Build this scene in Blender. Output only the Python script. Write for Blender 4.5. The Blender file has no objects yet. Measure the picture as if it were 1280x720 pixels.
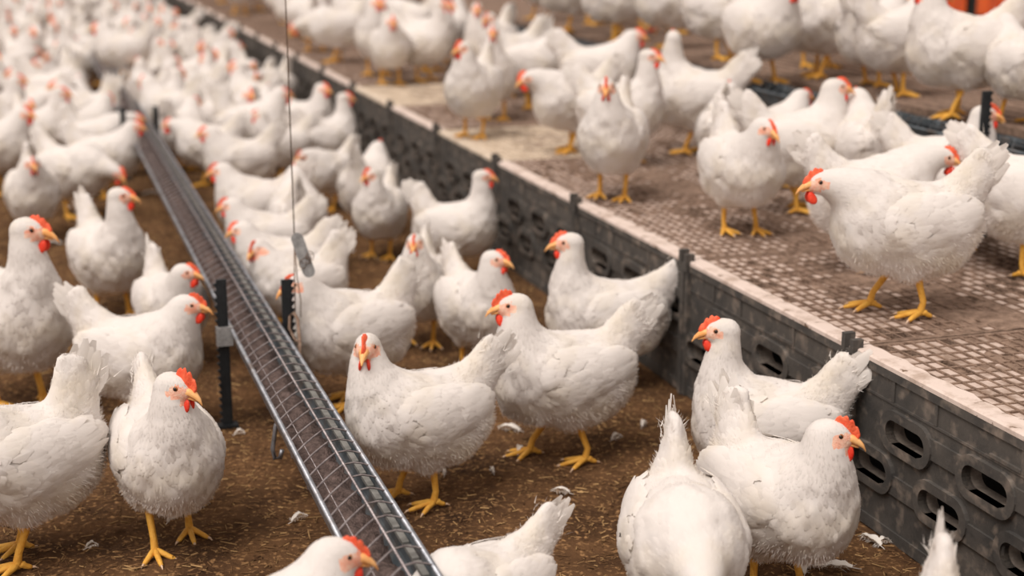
import bpy, bmesh, math, random
import numpy as np
from mathutils import Matrix, Vector

# ------------------------------------------------------------------ camera, light, exposure
F_PX = 1850.0
PITCH = math.atan(470.0 / F_PX)
CAM_Z = 1.5
sc = bpy.context.scene
COL = sc.collection
cam_data = bpy.data.cameras.new('camera')
cam = bpy.data.objects.new('camera', cam_data)
COL.objects.link(cam)
cam.location = (0, 0, CAM_Z)
cam.rotation_euler = (math.pi / 2 - PITCH, 0, 0)
cam_data.sensor_width = 36.0
cam_data.lens = 36.0 * F_PX / 1280.0
cam_data.clip_start = 0.05
cam_data.clip_end = 200
cam_data.dof.use_dof = True
cam_data.dof.focus_distance = 3.35
cam_data.dof.aperture_fstop = 2.0
sc.camera = cam

world = bpy.data.worlds.new('barn_daylight')
sc.world = world
world.use_nodes = True
WORLD_STRENGTH = 0.76
wn = world.node_tree
wn.nodes.clear()
w_out = wn.nodes.new('ShaderNodeOutputWorld')
w_bg = wn.nodes.new('ShaderNodeBackground')
w_bg.inputs['Color'].default_value = (1.0, 0.88, 0.80, 1)
w_bg.inputs['Strength'].default_value = WORLD_STRENGTH
wn.links.new(w_bg.outputs[0], w_out.inputs[0])

sun_data = bpy.data.lights.new('skylight_sun', 'SUN')
sun_data.energy = 3.1
sun_data.angle = math.radians(38)
sun_data.color = (1.0, 0.93, 0.875)
sun = bpy.data.objects.new('skylight_sun', sun_data)
COL.objects.link(sun)
sun.rotation_euler = (math.radians(24), math.radians(-20), 0)

sc.view_settings.view_transform = 'Standard'
sc.view_settings.look = 'None'
sc.view_settings.gamma = 1.0
sc.view_settings.use_curve_mapping = False
sc.view_settings.exposure = -0.06

# ------------------------------------------------------------------ coordinates
U = np.array([-0.309, 0.951, 0.0])      # along the feeder and the ledge, away from the camera
V = np.array([0.951, 0.309, 0.0])       # across, to the right
Z = np.array([0.0, 0.0, 1.0])
UA = math.atan2(U[1], U[0])
PZ = 0.44       # slat platform height
TZ = 0.76       # upper tier height
WV = 1.935      # v of the platform's side wall


def P(u, v, z=0.0):
    return U * u + V * v + Z * z


_fw = np.array([0, math.cos(PITCH), -math.sin(PITCH)])
_up = np.array([0, math.sin(PITCH), math.cos(PITCH)])
_rt = np.array([1.0, 0, 0])


def at(x, y, z=0.0):
    """where the sight line through a point of the photo meets the level z"""
    d = _rt * (x - 640) / F_PX + _fw + _up * (360 - y) / F_PX
    return np.array([0, 0, CAM_Z]) + d * ((z - CAM_Z) / d[2])


def proj(p):
    q = np.array(p) - np.array([0, 0, CAM_Z])
    w = q @ _fw
    return 640 + F_PX * (q @ _rt) / w, 360 - F_PX * (q @ _up) / w


# ------------------------------------------------------------------ object helpers
def mesh_obj(name, verts, faces, mats, parent=None, fmat=None, smooth=True, normals=None):
    me = bpy.data.meshes.new(name)
    if isinstance(verts, np.ndarray):
        verts = verts.tolist()
    me.from_pydata(verts, [], faces)
    if not isinstance(mats, (list, tuple)):
        mats = [mats]
    for m in mats:
        me.materials.append(m)
    if fmat is not None:
        me.polygons.foreach_set('material_index', np.asarray(fmat, dtype=np.int32))
    if smooth:
        me.polygons.foreach_set('use_smooth', np.ones(len(me.polygons), dtype=bool))
    me.update()
    if normals is not None:
        me.normals_split_custom_set_from_vertices(normals.tolist())
    o = bpy.data.objects.new(name, me)
    COL.objects.link(o)
    if parent is not None:
        o.parent = parent
    return o


def empty(name, loc=(0, 0, 0), rz=0.0, scale=1.0):
    o = bpy.data.objects.new(name, None)
    COL.objects.link(o)
    o.location = loc
    o.rotation_euler = (0, 0, rz)
    o.scale = (scale, scale, scale)
    o.empty_display_size = 0.05
    return o


def tag(o, label=None, cat=None, group=None, kind=None):
    if label:
        o['label'] = label
    if cat:
        o['category'] = cat
    if group:
        o['group'] = group
    if kind:
        o['kind'] = kind
    return o


class MB:
    def __init__(self):
        self.v = []
        self.f = []
        self.m = []

    def add(self, verts, faces, mi=0):
        b = len(self.v)
        self.v.extend([tuple(float(c) for c in p) for p in verts])
        self.f.extend([tuple(i + b for i in f) for f in faces])
        self.m.extend([mi] * len(faces))

    def box(self, lo, hi, mi=0, fr=None):
        """axis box in (a,b,c), mapped through fr if given"""
        x0, y0, z0 = lo
        x1, y1, z1 = hi
        vs = [(x0, y0, z0), (x1, y0, z0), (x1, y1, z0), (x0, y1, z0),
              (x0, y0, z1), (x1, y0, z1), (x1, y1, z1), (x0, y1, z1)]
        if fr:
            vs = [fr(*p) for p in vs]
        fs = [(0, 3, 2, 1), (4, 5, 6, 7), (0, 1, 5, 4), (1, 2, 6, 5), (2, 3, 7, 6), (3, 0, 4, 7)]
        self.add(vs, fs, mi)

    def tube(self, pts, radii, n=8, mi=0, cap=True, flat=1.0):
        pts = [np.array(p, dtype=float) for p in pts]
        if not hasattr(radii, '__len__'):
            radii = [radii] * len(pts)
        b = len(self.v)
        ref = None
        for i, p in enumerate(pts):
            if i == 0:
                d = pts[1] - p
            elif i == len(pts) - 1:
                d = p - pts[i - 1]
            else:
                d = pts[i + 1] - pts[i - 1]
            d = d / (np.linalg.norm(d) + 1e-9)
            if ref is None:
                ref = np.array([0, 0, 1.0]) if abs(d[2]) < 0.8 else np.array([1.0, 0, 0])
            a = np.cross(d, ref)
            a /= np.linalg.norm(a) + 1e-9
            c = np.cross(a, d)
            ref = c
            for k in range(n):
                t = 2 * math.pi * k / n
                q = p + radii[i] * (math.cos(t) * a + math.sin(t) * c * flat)
                self.v.append(tuple(q.tolist()))
        for i in range(len(pts) - 1):
            for k in range(n):
                k2 = (k + 1) % n
                self.f.append((b + i * n + k, b + i * n + k2, b + (i + 1) * n + k2, b + (i + 1) * n + k))
                self.m.append(mi)
        if cap:
            self.f.append(tuple(b + k for k in reversed(range(n))))
            self.f.append(tuple(b + (len(pts) - 1) * n + k for k in range(n)))
            self.m += [mi, mi]

    def build(self, name, mats, parent=None, smooth=False):
        return mesh_obj(name, self.v, self.f, mats, parent, self.m, smooth)


# ------------------------------------------------------------------ materials
def new_mat(name):
    m = bpy.data.materials.new(name)
    m.use_nodes = True
    nt = m.node_tree
    b = nt.nodes['Principled BSDF']
    return m, nt, b


def noise_mat(name, c1, c2, scale=6, rough=0.7, metal=0.0, detail=5, lo=0.35, hi=0.65, bump=0.0,
              bscale=None, spec=0.3, coord='Object', c3=None, scale3=30, lo3=0.5, hi3=0.6):
    m, nt, b = new_mat(name)
    N = nt.nodes
    L = nt.links
    tc = N.new('ShaderNodeTexCoord')
    nz = N.new('ShaderNodeTexNoise')
    nz.inputs['Scale'].default_value = scale
    nz.inputs['Detail'].default_value = detail
    nz.inputs['Roughness'].default_value = 0.65
    L.new(tc.outputs[coord], nz.inputs['Vector'])
    r = N.new('ShaderNodeValToRGB')
    r.color_ramp.elements[0].position = lo
    r.color_ramp.elements[1].position = hi
    r.color_ramp.elements[0].color = (*c1, 1)
    r.color_ramp.elements[1].color = (*c2, 1)
    L.new(nz.outputs['Fac'], r.inputs[0])
    out = r.outputs[0]
    if c3 is not None:
        n3 = N.new('ShaderNodeTexNoise')
        n3.inputs['Scale'].default_value = scale3
        n3.inputs['Detail'].default_value = 4
        L.new(tc.outputs[coord], n3.inputs['Vector'])
        mr = N.new('ShaderNodeMapRange')
        mr.inputs['From Min'].default_value = lo3
        mr.inputs['From Max'].default_value = hi3
        L.new(n3.outputs['Fac'], mr.inputs['Value'])
        mx = N.new('ShaderNodeMixRGB')
        mx.inputs['Color2'].default_value = (*c3, 1)
        L.new(mr.outputs[0], mx.inputs['Fac'])
        L.new(out, mx.inputs['Color1'])
        out = mx.outputs[0]
    L.new(out, b.inputs['Base Color'])
    b.inputs['Roughness'].default_value = rough
    b.inputs['Metallic'].default_value = metal
    b.inputs['Specular IOR Level'].default_value = spec
    if bump:
        nb = N.new('ShaderNodeTexNoise')
        nb.inputs['Scale'].default_value = bscale or scale * 4
        nb.inputs['Detail'].default_value = 6
        L.new(tc.outputs[coord], nb.inputs['Vector'])
        bp = N.new('ShaderNodeBump')
        bp.inputs['Strength'].default_value = bump
        bp.inputs['Distance'].default_value = 0.01
        L.new(nb.outputs['Fac'], bp.inputs['Height'])
        L.new(bp.outputs[0], b.inputs['Normal'])
    return m


def feather_mat(name, c1, c2):
    m, nt, b = new_mat(name)
    N = nt.nodes
    L = nt.links
    tc = N.new('ShaderNodeTexCoord')
    nz = N.new('ShaderNodeTexNoise')
    nz.inputs['Scale'].default_value = 7
    nz.inputs['Detail'].default_value = 3
    L.new(tc.outputs['Object'], nz.inputs['Vector'])
    r = N.new('ShaderNodeValToRGB')
    r.color_ramp.elements[0].position = 0.32
    r.color_ramp.elements[1].position = 0.5
    r.color_ramp.elements[0].color = (*c1, 1)
    r.color_ramp.elements[1].color = (*c2, 1)
    L.new(nz.outputs['Fac'], r.inputs[0])
    d = N.new('ShaderNodeBsdfDiffuse')
    t = N.new('ShaderNodeBsdfTranslucent')
    L.new(r.outputs[0], d.inputs['Color'])
    L.new(r.outputs[0], t.inputs['Color'])
    mx = N.new('ShaderNodeMixShader')
    mx.inputs[0].default_value = 0.28
    L.new(d.outputs[0], mx.inputs[1])
    L.new(t.outputs[0], mx.inputs[2])
    L.new(mx.outputs[0], N['Material Output'].inputs[0])
    N.remove(b)
    return m


M = {}
M['feather'] = feather_mat('white_feathers', (0.83, 0.765, 0.675), (0.87, 0.825, 0.79))
M['plume'] = feather_mat('white_flight_feathers', (0.84, 0.78, 0.69), (0.88, 0.84, 0.80))
M['skin'] = noise_mat('pink_face_skin', (0.82, 0.33, 0.22), (0.88, 0.62, 0.48), scale=60, rough=0.6, bump=0.3, bscale=300)
M['comb'] = noise_mat('red_comb', (0.80, 0.085, 0.035), (0.88, 0.17, 0.075), scale=60, rough=0.5, bump=0.3, bscale=260)
M['wattle'] = noise_mat('red_wattle', (0.72, 0.03, 0.015), (0.84, 0.08, 0.035), scale=60, rough=0.45, bump=0.2, bscale=260)
M['beak'] = noise_mat('horn_beak', (0.82, 0.36, 0.11), (0.90, 0.52, 0.22), scale=40, rough=0.4)
M['leg'] = noise_mat('yellow_leg', (0.70, 0.33, 0.045), (0.86, 0.48, 0.085), scale=45, rough=0.55, bump=0.35, bscale=220)
M['claw'] = noise_mat('pale_claw', (0.60, 0.40, 0.25), (0.75, 0.55, 0.40), scale=60, rough=0.5)
M['eye'] = noise_mat('dark_eye', (0.01, 0.006, 0.004), (0.03, 0.015, 0.01), scale=60, rough=0.1, spec=0.6)
M['iris'] = noise_mat('orange_iris', (0.30, 0.09, 0.02), (0.45, 0.16, 0.04), scale=60, rough=0.3)
M['steel'] = noise_mat('galvanised_steel', (0.19, 0.20, 0.22), (0.38, 0.39, 0.42), scale=25, rough=0.42, metal=0.75,
                       bump=0.1, c3=(0.16, 0.12, 0.10), scale3=9, lo3=0.55, hi3=0.75)
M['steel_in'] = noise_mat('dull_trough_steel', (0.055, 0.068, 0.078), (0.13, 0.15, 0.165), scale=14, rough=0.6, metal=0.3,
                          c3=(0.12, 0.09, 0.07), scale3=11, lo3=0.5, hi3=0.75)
M['lip'] = noise_mat('worn_lip', (0.13, 0.13, 0.12), (0.24, 0.235, 0.22), scale=30, rough=0.6, metal=0.2)
M['wire'] = noise_mat('grill_wire', (0.18, 0.15, 0.15), (0.40, 0.36, 0.36), scale=50, rough=0.45, metal=0.6)
M['rust'] = noise_mat('rusty_wire', (0.12, 0.07, 0.045), (0.30, 0.21, 0.16), scale=50, rough=0.6, metal=0.4)
M['black'] = noise_mat('black_plastic', (0.010, 0.012, 0.014), (0.022, 0.025, 0.028), scale=20, rough=0.55)
M['feed'] = noise_mat('brown_feed', (0.045, 0.030, 0.026), (0.19, 0.135, 0.12), scale=55, rough=0.95, bump=0.8, bscale=160,
                      lo=0.3, hi=0.72)
M['wall'] = noise_mat('dusty_grey_plastic', (0.036, 0.035, 0.034), (0.105, 0.093, 0.082), scale=7, rough=0.75, bump=0.15,
                      bscale=80, lo=0.3, hi=0.72, c3=(0.24, 0.195, 0.16), scale3=22, lo3=0.52, hi3=0.78)
M['wall_lit'] = noise_mat('lit_recess_lip', (0.11, 0.09, 0.075), (0.22, 0.185, 0.155), scale=25, rough=0.85)  # paler than the panel: light caught inside the holes, put into the colour
M['dark'] = noise_mat('under_slats', (0.012, 0.010, 0.009), (0.03, 0.025, 0.02), scale=8, rough=0.9)  # near black, shade of the space beneath the platform put into the colour
M['slat'] = noise_mat('cream_slat_plastic', (0.27, 0.19, 0.145), (0.54, 0.43, 0.37), scale=13, rough=0.7, lo=0.36, hi=0.56,
                      coord='Object', bump=0.2)
M['slat_rim'] = noise_mat('cream_slat_rim', (0.34, 0.245, 0.185), (0.66, 0.55, 0.49), scale=9, rough=0.65, lo=0.30, hi=0.52,
                          bump=0.15, c3=(0.16, 0.10, 0.065), scale3=24, lo3=0.62, hi3=0.68)
M['slat_clean'] = noise_mat('paler_slat_plastic', (0.40, 0.31, 0.22), (0.66, 0.56, 0.45), scale=10, rough=0.7, lo=0.32, hi=0.6)
M['muck'] = noise_mat('caked_muck', (0.12, 0.075, 0.052), (0.34, 0.235, 0.175), scale=30, rough=0.95, bump=0.7, bscale=120,
                      lo=0.3, hi=0.7)
M['litter'] = noise_mat('brown_litter', (0.030, 0.015, 0.008), (0.155, 0.080, 0.037), scale=5, rough=1.0, bump=1.0, bscale=55,
                        lo=0.28, hi=0.72, c3=(0.34, 0.19, 0.085), scale3=70, lo3=0.55, hi3=0.72, spec=0.1)
M['straw'] = noise_mat('straw_bits', (0.20, 0.115, 0.052), (0.50, 0.32, 0.145), scale=9, rough=0.9, lo=0.35, hi=0.65, spec=0.1)
M['straw_dark'] = noise_mat('dark_straw_bits', (0.075, 0.038, 0.02), (0.20, 0.11, 0.05), scale=9, rough=0.95, spec=0.1)
M['plate'] = noise_mat('dull_tin_plate', (0.24, 0.24, 0.24), (0.40, 0.40, 0.40), scale=60, rough=0.55, metal=0.15)
M['curtain'] = noise_mat('orange_red_flap', (0.55, 0.075, 0.02), (0.72, 0.13, 0.03), scale=5, rough=0.6)
M['nest'] = noise_mat('dark_nest_plastic', (0.008, 0.010, 0.010), (0.02, 0.022, 0.02), scale=5, rough=0.7)

# ------------------------------------------------------------------ the setting
rng = np.random.default_rng(7)
random.seed(7)


def vnoise(x, y, seed=0):
    """cheap smooth value noise on arrays"""
    xi = np.floor(x).astype(int)
    yi = np.floor(y).astype(int)
    xf = x - xi
    yf = y - yi
    xf = xf * xf * (3 - 2 * xf)
    yf = yf * yf * (3 - 2 * yf)

    def h(a, b):
        n = (a * 374761393 + b * 668265263 + seed * 974634777) & 0xffffffff
        n = ((n ^ (n >> 13)) * 1274126177) & 0xffffffff
        return ((n ^ (n >> 16)) & 0xffff) / 65535.0
    return (h(xi, yi) * (1 - xf) + h(xi + 1, yi) * xf) * (1 - yf) + (h(xi, yi + 1) * (1 - xf) + h(xi + 1, yi + 1) * xf) * yf


def litter_h(x, y):
    return (vnoise(x * 3, y * 3, 1) - .5) * .018 + (vnoise(x * 14, y * 14, 2) - .5) * .010 + (vnoise(x * 45, y * 45, 3) - .5) * .006


def grid_obj(name, x0, x1, y0, y1, step, hf, mat):
    nx = int((x1 - x0) / step) + 1
    ny = int((y1 - y0) / step) + 1
    X, Y = np.meshgrid(np.linspace(x0, x1, nx), np.linspace(y0, y1, ny))
    H = hf(X, Y)
    vs = np.stack([X.ravel(), Y.ravel(), H.ravel()], 1)
    i = np.arange(nx - 1)[None, :] + np.arange(ny - 1)[:, None] * nx
    i = i.ravel()
    fs = np.stack([i, i + 1, i + 1 + nx, i + nx], 1).tolist()
    return mesh_obj(name, vs, fs, mat)


# one litter floor, finer near the camera
def build_floor():
    xs = np.unique(np.concatenate([np.linspace(-14, -3.0, 30), np.arange(-3.0, 2.6, .022), np.linspace(2.62, 16, 30)]))
    ys = np.unique(np.concatenate([np.linspace(-2, 2.2, 10), np.arange(2.2, 8, .025), np.linspace(8.05, 45, 180)]))
    X, Y = np.meshgrid(xs, ys)
    H = litter_h(X, Y)
    vs = np.stack([X.ravel(), Y.ravel(), H.ravel()], 1)
    nx = len(xs)
    ny = len(ys)
    i = (np.arange(nx - 1)[None, :] + np.arange(ny - 1)[:, None] * nx).ravel()
    fs = np.stack([i, i + 1, i + 1 + nx, i + nx], 1).tolist()
    o = mesh_obj('floor', vs, fs, M['litter'])
    tag(o, 'brown trampled litter floor of the poultry house', kind='structure')


build_floor()

# loose straw and shavings lying on the litter
def build_straw():
    n = 42000
    u = 2.0 + 7.0 * rng.random(n) ** 1.25
    v = -1.6 + 3.5 * rng.random(n)
    ang = rng.random(n) * 2 * math.pi
    Ls = rng.uniform(.004, .022, n) * rng.choice([1, 1, 1, 1.9], n) * (1 + (rng.random(n) > .97) * 1.0)
    Ws = rng.uniform(.0006, .0019, n)
    tilt = rng.uniform(-.15, .30, n)
    p = U[None] * u[:, None] + V[None] * v[:, None]
    p[:, 2] = litter_h(p[:, 0], p[:, 1]) + rng.uniform(.0005, .005, n)
    d = np.stack([np.cos(ang) * np.cos(tilt), np.sin(ang) * np.cos(tilt), np.sin(tilt)], 1)
    s = np.stack([-np.sin(ang), np.cos(ang), rng.uniform(-.4, .4, n)], 1)
    a = p - d * Ls[:, None] / 2
    b = p + d * Ls[:, None] / 2
    w = s * Ws[:, None]
    up = np.array([0, 0, 1.0]) * Ws[:, None]
    vs = np.stack([a - w, a + w, a + up * 1.2, b - w, b + w, b + up * 1.2], 1).reshape(-1, 3)
    base = np.arange(n)[:, None] * 6
    fs = np.concatenate([base + np.array([[0, 3, 5, 2]]), base + np.array([[2, 5, 4, 1]])], 0).tolist()
    mi = (rng.random(n) > .70).astype(int)
    o = mesh_obj('straw_litter', vs, fs, [M['straw_dark'], M['straw']], fmat=np.concatenate([mi, mi]), smooth=False)
    tag(o, 'loose golden and brown straw bits strewn over the litter floor', 'straw', kind='stuff')


build_straw()


def uvz(u, v, z):
    return P(u, v, z)


# the dark space under the platform and the walls behind
def struct_box(name, lo, hi, mat, label):
    mb = MB()
    mb.box(lo, hi, fr=uvz)
    o = mb.build(name, mat)
    tag(o, label, kind='structure')
    return o


struct_box('floor_below_slats', (1.0, WV + .10, .02), (32, 6.4, .05), M['dark'], 'near-black floor standing for the unlit space below the raised slats')
struct_box('wall_tier', (1.0, 3.32, PZ + .01), (32, 3.36, TZ - .03), M['wall'], 'dark riser below the upper slatted tier')


# --- side wall of the platform: one metre grey panels with oblong holes
def stadium(cx, cz, L, R, n=10, rev=False):
    pts = []
    for k in range(n + 1):
        t = -math.pi / 2 + math.pi * k / n
        pts.append((cx + L / 2 - R + R * math.cos(t), cz + R * math.sin(t)))
    for k in range(n + 1):
        t = math.pi / 2 + math.pi * k / n
        pts.append((cx - L / 2 + R + R * math.cos(t), cz + R * math.sin(t)))
    return pts[::-1] if rev else pts


def curve_plate(loops, thick):
    """a flat plate with holes from closed outlines; returns verts (x,z,y) and faces"""
    cu = bpy.data.curves.new('tmp', 'CURVE')
    cu.dimensions = '2D'
    cu.fill_mode = 'BOTH'
    cu.extrude = thick / 2
    for lp in loops:
        s = cu.splines.new('POLY')
        s.points.add(len(lp) - 1)
        for i, (a, b) in enumerate(lp):
            s.points[i].co = (a, b, 0, 1)
        s.use_cyclic_u = True
    o = bpy.data.objects.new('tmp', cu)
    COL.objects.link(o)
    dg = bpy.context.evaluated_depsgraph_get()
    me = bpy.data.meshes.new_from_object(o.evaluated_get(dg))
    vs = [tuple(v.co) for v in me.vertices]
    fs = [tuple(p.vertices) for p in me.polygons]
    bpy.data.objects.remove(o)
    bpy.data.curves.remove(cu)
    bpy.data.meshes.remove(me)
    return vs, fs


HOLES = [(.105, .282), (.42, .282), (.735, .282), (.265, .162), (.58, .162), (.885, .162)]
HOLES = [(a, b) for a, b in HOLES]


def build_wall_panels():
    # panel local: x along u, y along v (into the platform), z up. built at origin, copied
    outline = [(0.006, 0.0), (0.994, 0.0), (0.994, .425), (0.006, .425)]
    loops = [outline] + [stadium(cx, cz, .165, .029, rev=True) for cx, cz in HOLES]
    vs, fs = curve_plate(loops, .012)
    plate = MB()
    plate.add([(x, z, y) for x, y, z in vs], fs)
    rim = MB()
    for cx, cz in HOLES:
        for (Lo, Ro, Li, Ri, y0, th, mi) in ((.215, .053, .165, .029, -.012, .012, 0),):
            v2, f2 = curve_plate([stadium(cx, cz, Lo, Ro), stadium(cx, cz, Li, Ri, rev=True)], th)
            rim.add([(x, z + y0, y) for x, y, z in v2], f2, mi)
        # the deep inner collar of the hole, coloured paler as if lit
        o1 = stadium(cx, cz, .165, .029)
        n = len(o1)
        vv = [(a, -.018, b) for a, b in o1] + [(a, .035, b) for a, b in o1]
        rim.add(vv, [(i, i + n, (i + 1) % n + n, (i + 1) % n) for i in range(n)], 1)
    ribs = MB()
    # raised bands between holes, an upper ledge line and small uprights
    for (a, b) in (((.19, .295), (.34, .295)), ((.505, .295), (.655, .295)),
                   ((.345, .15), (.50, .15)), ((.665, .15), (.80, .15)), ((.03, .15), (.18, .15))):
        ribs.box((a[0], -.013, a[1] - .028), (b[0], -.0065, a[1] + .022))
    ribs.box((.006, -.012, .405), (.994, -.006, .425))
    ribs.box((.006, -.009, .345), (.994, -.006, .351))
    for x in (.30, .62, .80):
        ribs.box((x, -.010, .352), (x + .012, -.006, .404))
    ribs.box((.31, -.012, .352), (.42, -.006, .360))
    ribs.box((.006, -.011, 0), (.994, -.006, .03))
    post = MB()
    post.box((-.028, -.020, 0), (.028, -.0065, .425))
    post.box((-.010, -.026, 0), (.010, -.020, .41))
    post.box((-.028, -.026, .425), (-.012, .004, .462))
    post.box((.012, -.026, .425), (.028, .004, .470))
    post.box((-.028, -.024, .405), (.028, -.008, .432))
    root = empty('side_panel')
    parts = [plate.build('panel_sheet', M['wall'], root), rim.build('hole_rim', [M['wall'], M['wall_lit']], root),
             ribs.build('raised_rib', M['wall'], root), post.build('joint_post', M['wall'], root)]
    return root, parts


def place_panels():
    root, parts = build_wall_panels()
    names = {1: 'grey perforated side panel at the right edge, nearest the camera',
             2: 'grey perforated side panel under the big hen walking left, with red-combed hen before it',
             3: 'grey perforated side panel behind the hen with head raised facing left at right',
             4: 'grey perforated side panel behind the hen with curled white tail',
             5: 'grey perforated side panel right behind the hen looking right against the ledge',
             6: 'grey perforated side panel below the pale slat in the middle distance'}
    for i in range(1, 31):
        u0 = 3.143 + (i - 2) * 1.0
        r = root if i == 1 else root.copy()
        if i > 1:
            COL.objects.link(r)
            for p in parts:
                c = p.copy()
                COL.objects.link(c)
                c.parent = r
        r.location = P(u0, WV, 0)
        r.rotation_euler = (0, 0, UA)
        # local y must point along +V: U x ... handled by mirrored scale
        r.scale = (1, -1, 1)
        lab = names.get(i, 'blurred grey perforated side panel in the far part of the ledge')
        tag(r, lab, 'wall panel', 'grey perforated panels along the side of the slatted platform')


place_panels()


# --- slat panels lying on the platform
def muck_field(u, v):
    return vnoise(u * 2.2 + 11, v * 3.1 + 5, 21) * .45 + vnoise(u * 9, v * 10, 22) * .32 + vnoise(u * 30, v * 30, 23) * .23


def build_slat(variant, front, pale):
    r = np.random.default_rng(100 + variant)
    LU, LV = .992, .60
    nu, nv = 18, 15
    root = empty('slat_panel')
    rim_w = .054 if front else .006
    body = MB()
    # rim frame
    if front:
        # gently wavy cream lip along the front edge
        n = 40
        vs = []
        for i in range(n + 1):
            x = LU * i / n
            e = rim_w + .004 * math.sin(i * 1.7) + .003 * math.sin(i * .6)
            vs += [(x, 0, -.014), (x, 0, -.004), (x, .005, 0), (x, e, .0005), (x, e + .004, -.010)]
        body.add(vs, [(i * 5 + j, i * 5 + j + 1, i * 5 + 6 + j, i * 5 + 5 + j) for i in range(n) for j in range(4)])
        body.add([(0, 0, -.014), (0, .005, 0), (0, rim_w, 0), (0, rim_w, -.014)], [(0, 1, 2, 3)])
        body.add([(LU, 0, -.014), (LU, .005, 0), (LU, rim_w, 0), (LU, rim_w, -.014)], [(3, 2, 1, 0)])
    else:
        body.box((0, 0, -.026), (LU, rim_w, -.001))
    frame = body.build('slat_rim', (M['slat_rim'] if not pale else M['slat_clean']) if front else M['muck'], root)
    edge = MB()
    edge.box((0, LV - .008, -.026), (LU, LV, -.001))
    edge.box((0, rim_w, -.026), (.010, LV - .008, -.001))
    edge.box((LU - .010, rim_w, -.026), (LU, LV - .008, -.001))
    edge.build('slat_edge', M['slat_clean'] if pale else M['muck'], root)
    du = (LU - .028) / nu
    dv = (LV - .012 - rim_w) / nv
    # raised bars, caked with muck
    bars = MB()
    for i in range(nu + 1):
        x = .014 + i * du
        w = .0036
        bars.box((x - w, rim_w, -.026), (x + w, LV - .012, -.001 + r.uniform(-.001, .001)))
    for j in range(nv + 1):
        y = rim_w + j * dv
        w = .0030
        bars.box((.014, y - w, -.026), (LU - .014, y + w, .0005 + r.uniform(-.001, .001)))
    bars.build('slat_bar', M['slat_clean'] if pale else M['muck'], root)
    cells = MB()
    for i in range(nu):
        for j in range(nv):
            x0 = .014 + i * du
            y0 = rim_w + j * dv
            hole = vnoise(np.array(i * .35 + variant * 7.3), np.array(j * .4), 31) * .8 + r.random() * .35
            if hole > (.80 if not pale else .97):
                continue
            z = -.0040 + r.uniform(-.0012, .0012)
            mi = 0 if (vnoise(np.array(i * .5 + variant * 3.1), np.array(j * .5), 32) * .6 + r.random() * .5 + (-.16 if not front else -.36 * (j < 6) - .08)) < .56 else 1
            cells.box((x0, y0, z - .006), (x0 + du, y0 + dv, z), mi)
    cells.build('slat_infill', [M['slat'] if not pale else M['slat_clean'], M['muck']], root)
    # patches of muck caked on the top
    step = .02
    X, Y = np.meshgrid(np.arange(0.0, LU, step), np.arange(.02 if front else 0, LV, step))
    Hh = (muck_field(X + variant * 5.7, Y + variant * 2.3) - (.70 if not pale else .80)) * .06
    if front:
        Hh -= np.clip(.085 - Y, 0, 1) * .22
    Hh = np.clip(Hh, -.022, .006)
    vs = np.stack([X.ravel(), Y.ravel(), Hh.ravel()], 1)
    nx = X.shape[1]
    ny = X.shape[0]
    i = (np.arange(nx - 1)[None, :] + np.arange(ny - 1)[:, None] * nx)
    keep = np.maximum.reduce([Hh[:-1, :-1], Hh[1:, :-1], Hh[:-1, 1:], Hh[1:, 1:]]).ravel() > -.010
    i = i.ravel()[keep]
    fs = np.stack([i, i + 1, i + 1 + nx, i + nx], 1).tolist()
    if fs:
        o = mesh_obj('caked_muck', vs, fs, M['muck'], root)
    return root


def dup(root):
    r = root.copy()
    COL.objects.link(r)
    for ch in list(root.children):
        c = ch.copy()
        COL.objects.link(c)
        c.parent = r
        for g in list(ch.children):
            d = g.copy()
            COL.objects.link(d)
            d.parent = c
    return r


def place_slats():
    protos = {('f', 0): build_slat(0, True, False), ('f', 1): build_slat(1, True, False), ('fp', 0): build_slat(2, True, True),
              ('b', 0): build_slat(3, False, False), ('b', 1): build_slat(4, False, False)}
    used = set()
    front_names = {1: 'front slat panel at the right edge with cream lip, nearest the camera',
                   2: 'front slat panel the big hen walking left stands on',
                   3: 'front slat panel between the walking hen and the front-facing hen with two posts',
                   4: 'front slat panel with cream lip just right of the two-footed front-facing hen',
                   5: 'pale worn front slat panel left of the front-facing hen on the ledge',
                   6: 'brown front slat panel between the two pale panels',
                   7: 'smaller looking pale front slat panel in the middle distance'}
    for i in range(0, 29):
        u0 = 3.143 + (i - 2) * 1.0
        for row in range(3):
            if row == 0:
                key = ('fp', 0) if i in (5, 7) else ('f', i % 2)
            else:
                key = ('b', (i + row) % 2)
            proto = protos[key]
            if key in used:
                r = dup(proto)
            else:
                r = proto
                used.add(key)
            r.location = P(u0 + .003, WV - .012 + row * .600, PZ)
            r.rotation_euler = (0, 0, UA)
            r.scale = (1, -1, 1)
            if row == 0:
                lab = front_names.get(i, 'blurred front slat panel in the far part of the ledge')
                g = 'front row of slat panels on the platform'
            else:
                lab = ('muck-covered slat panel in the middle row of the platform behind the front row' if row == 1 else
                       'muck-covered slat panel in the back row below the second feeder')
                g = 'middle row of slat panels on the platform' if row == 1 else 'back row of slat panels on the platform'
            tag(r, lab, 'slat panel', g)


place_slats()
# support beam below the slats and the narrow strip up to the tier
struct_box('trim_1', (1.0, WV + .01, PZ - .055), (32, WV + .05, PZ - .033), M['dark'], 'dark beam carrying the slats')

# upper tier
mb = MB()
for k in range(14):
    v0 = 3.30 + k * .09
    mb.box((1.0, v0, TZ - .03), (32, v0 + .07, TZ), fr=uvz)
mb.box((1.0, 4.55, TZ - .03), (32, 6.5, TZ), fr=uvz)
o = mb.build('floor_upper_tier', M['muck'])
tag(o, 'muck-covered upper slatted tier in front of the nests', kind='structure')


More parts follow.
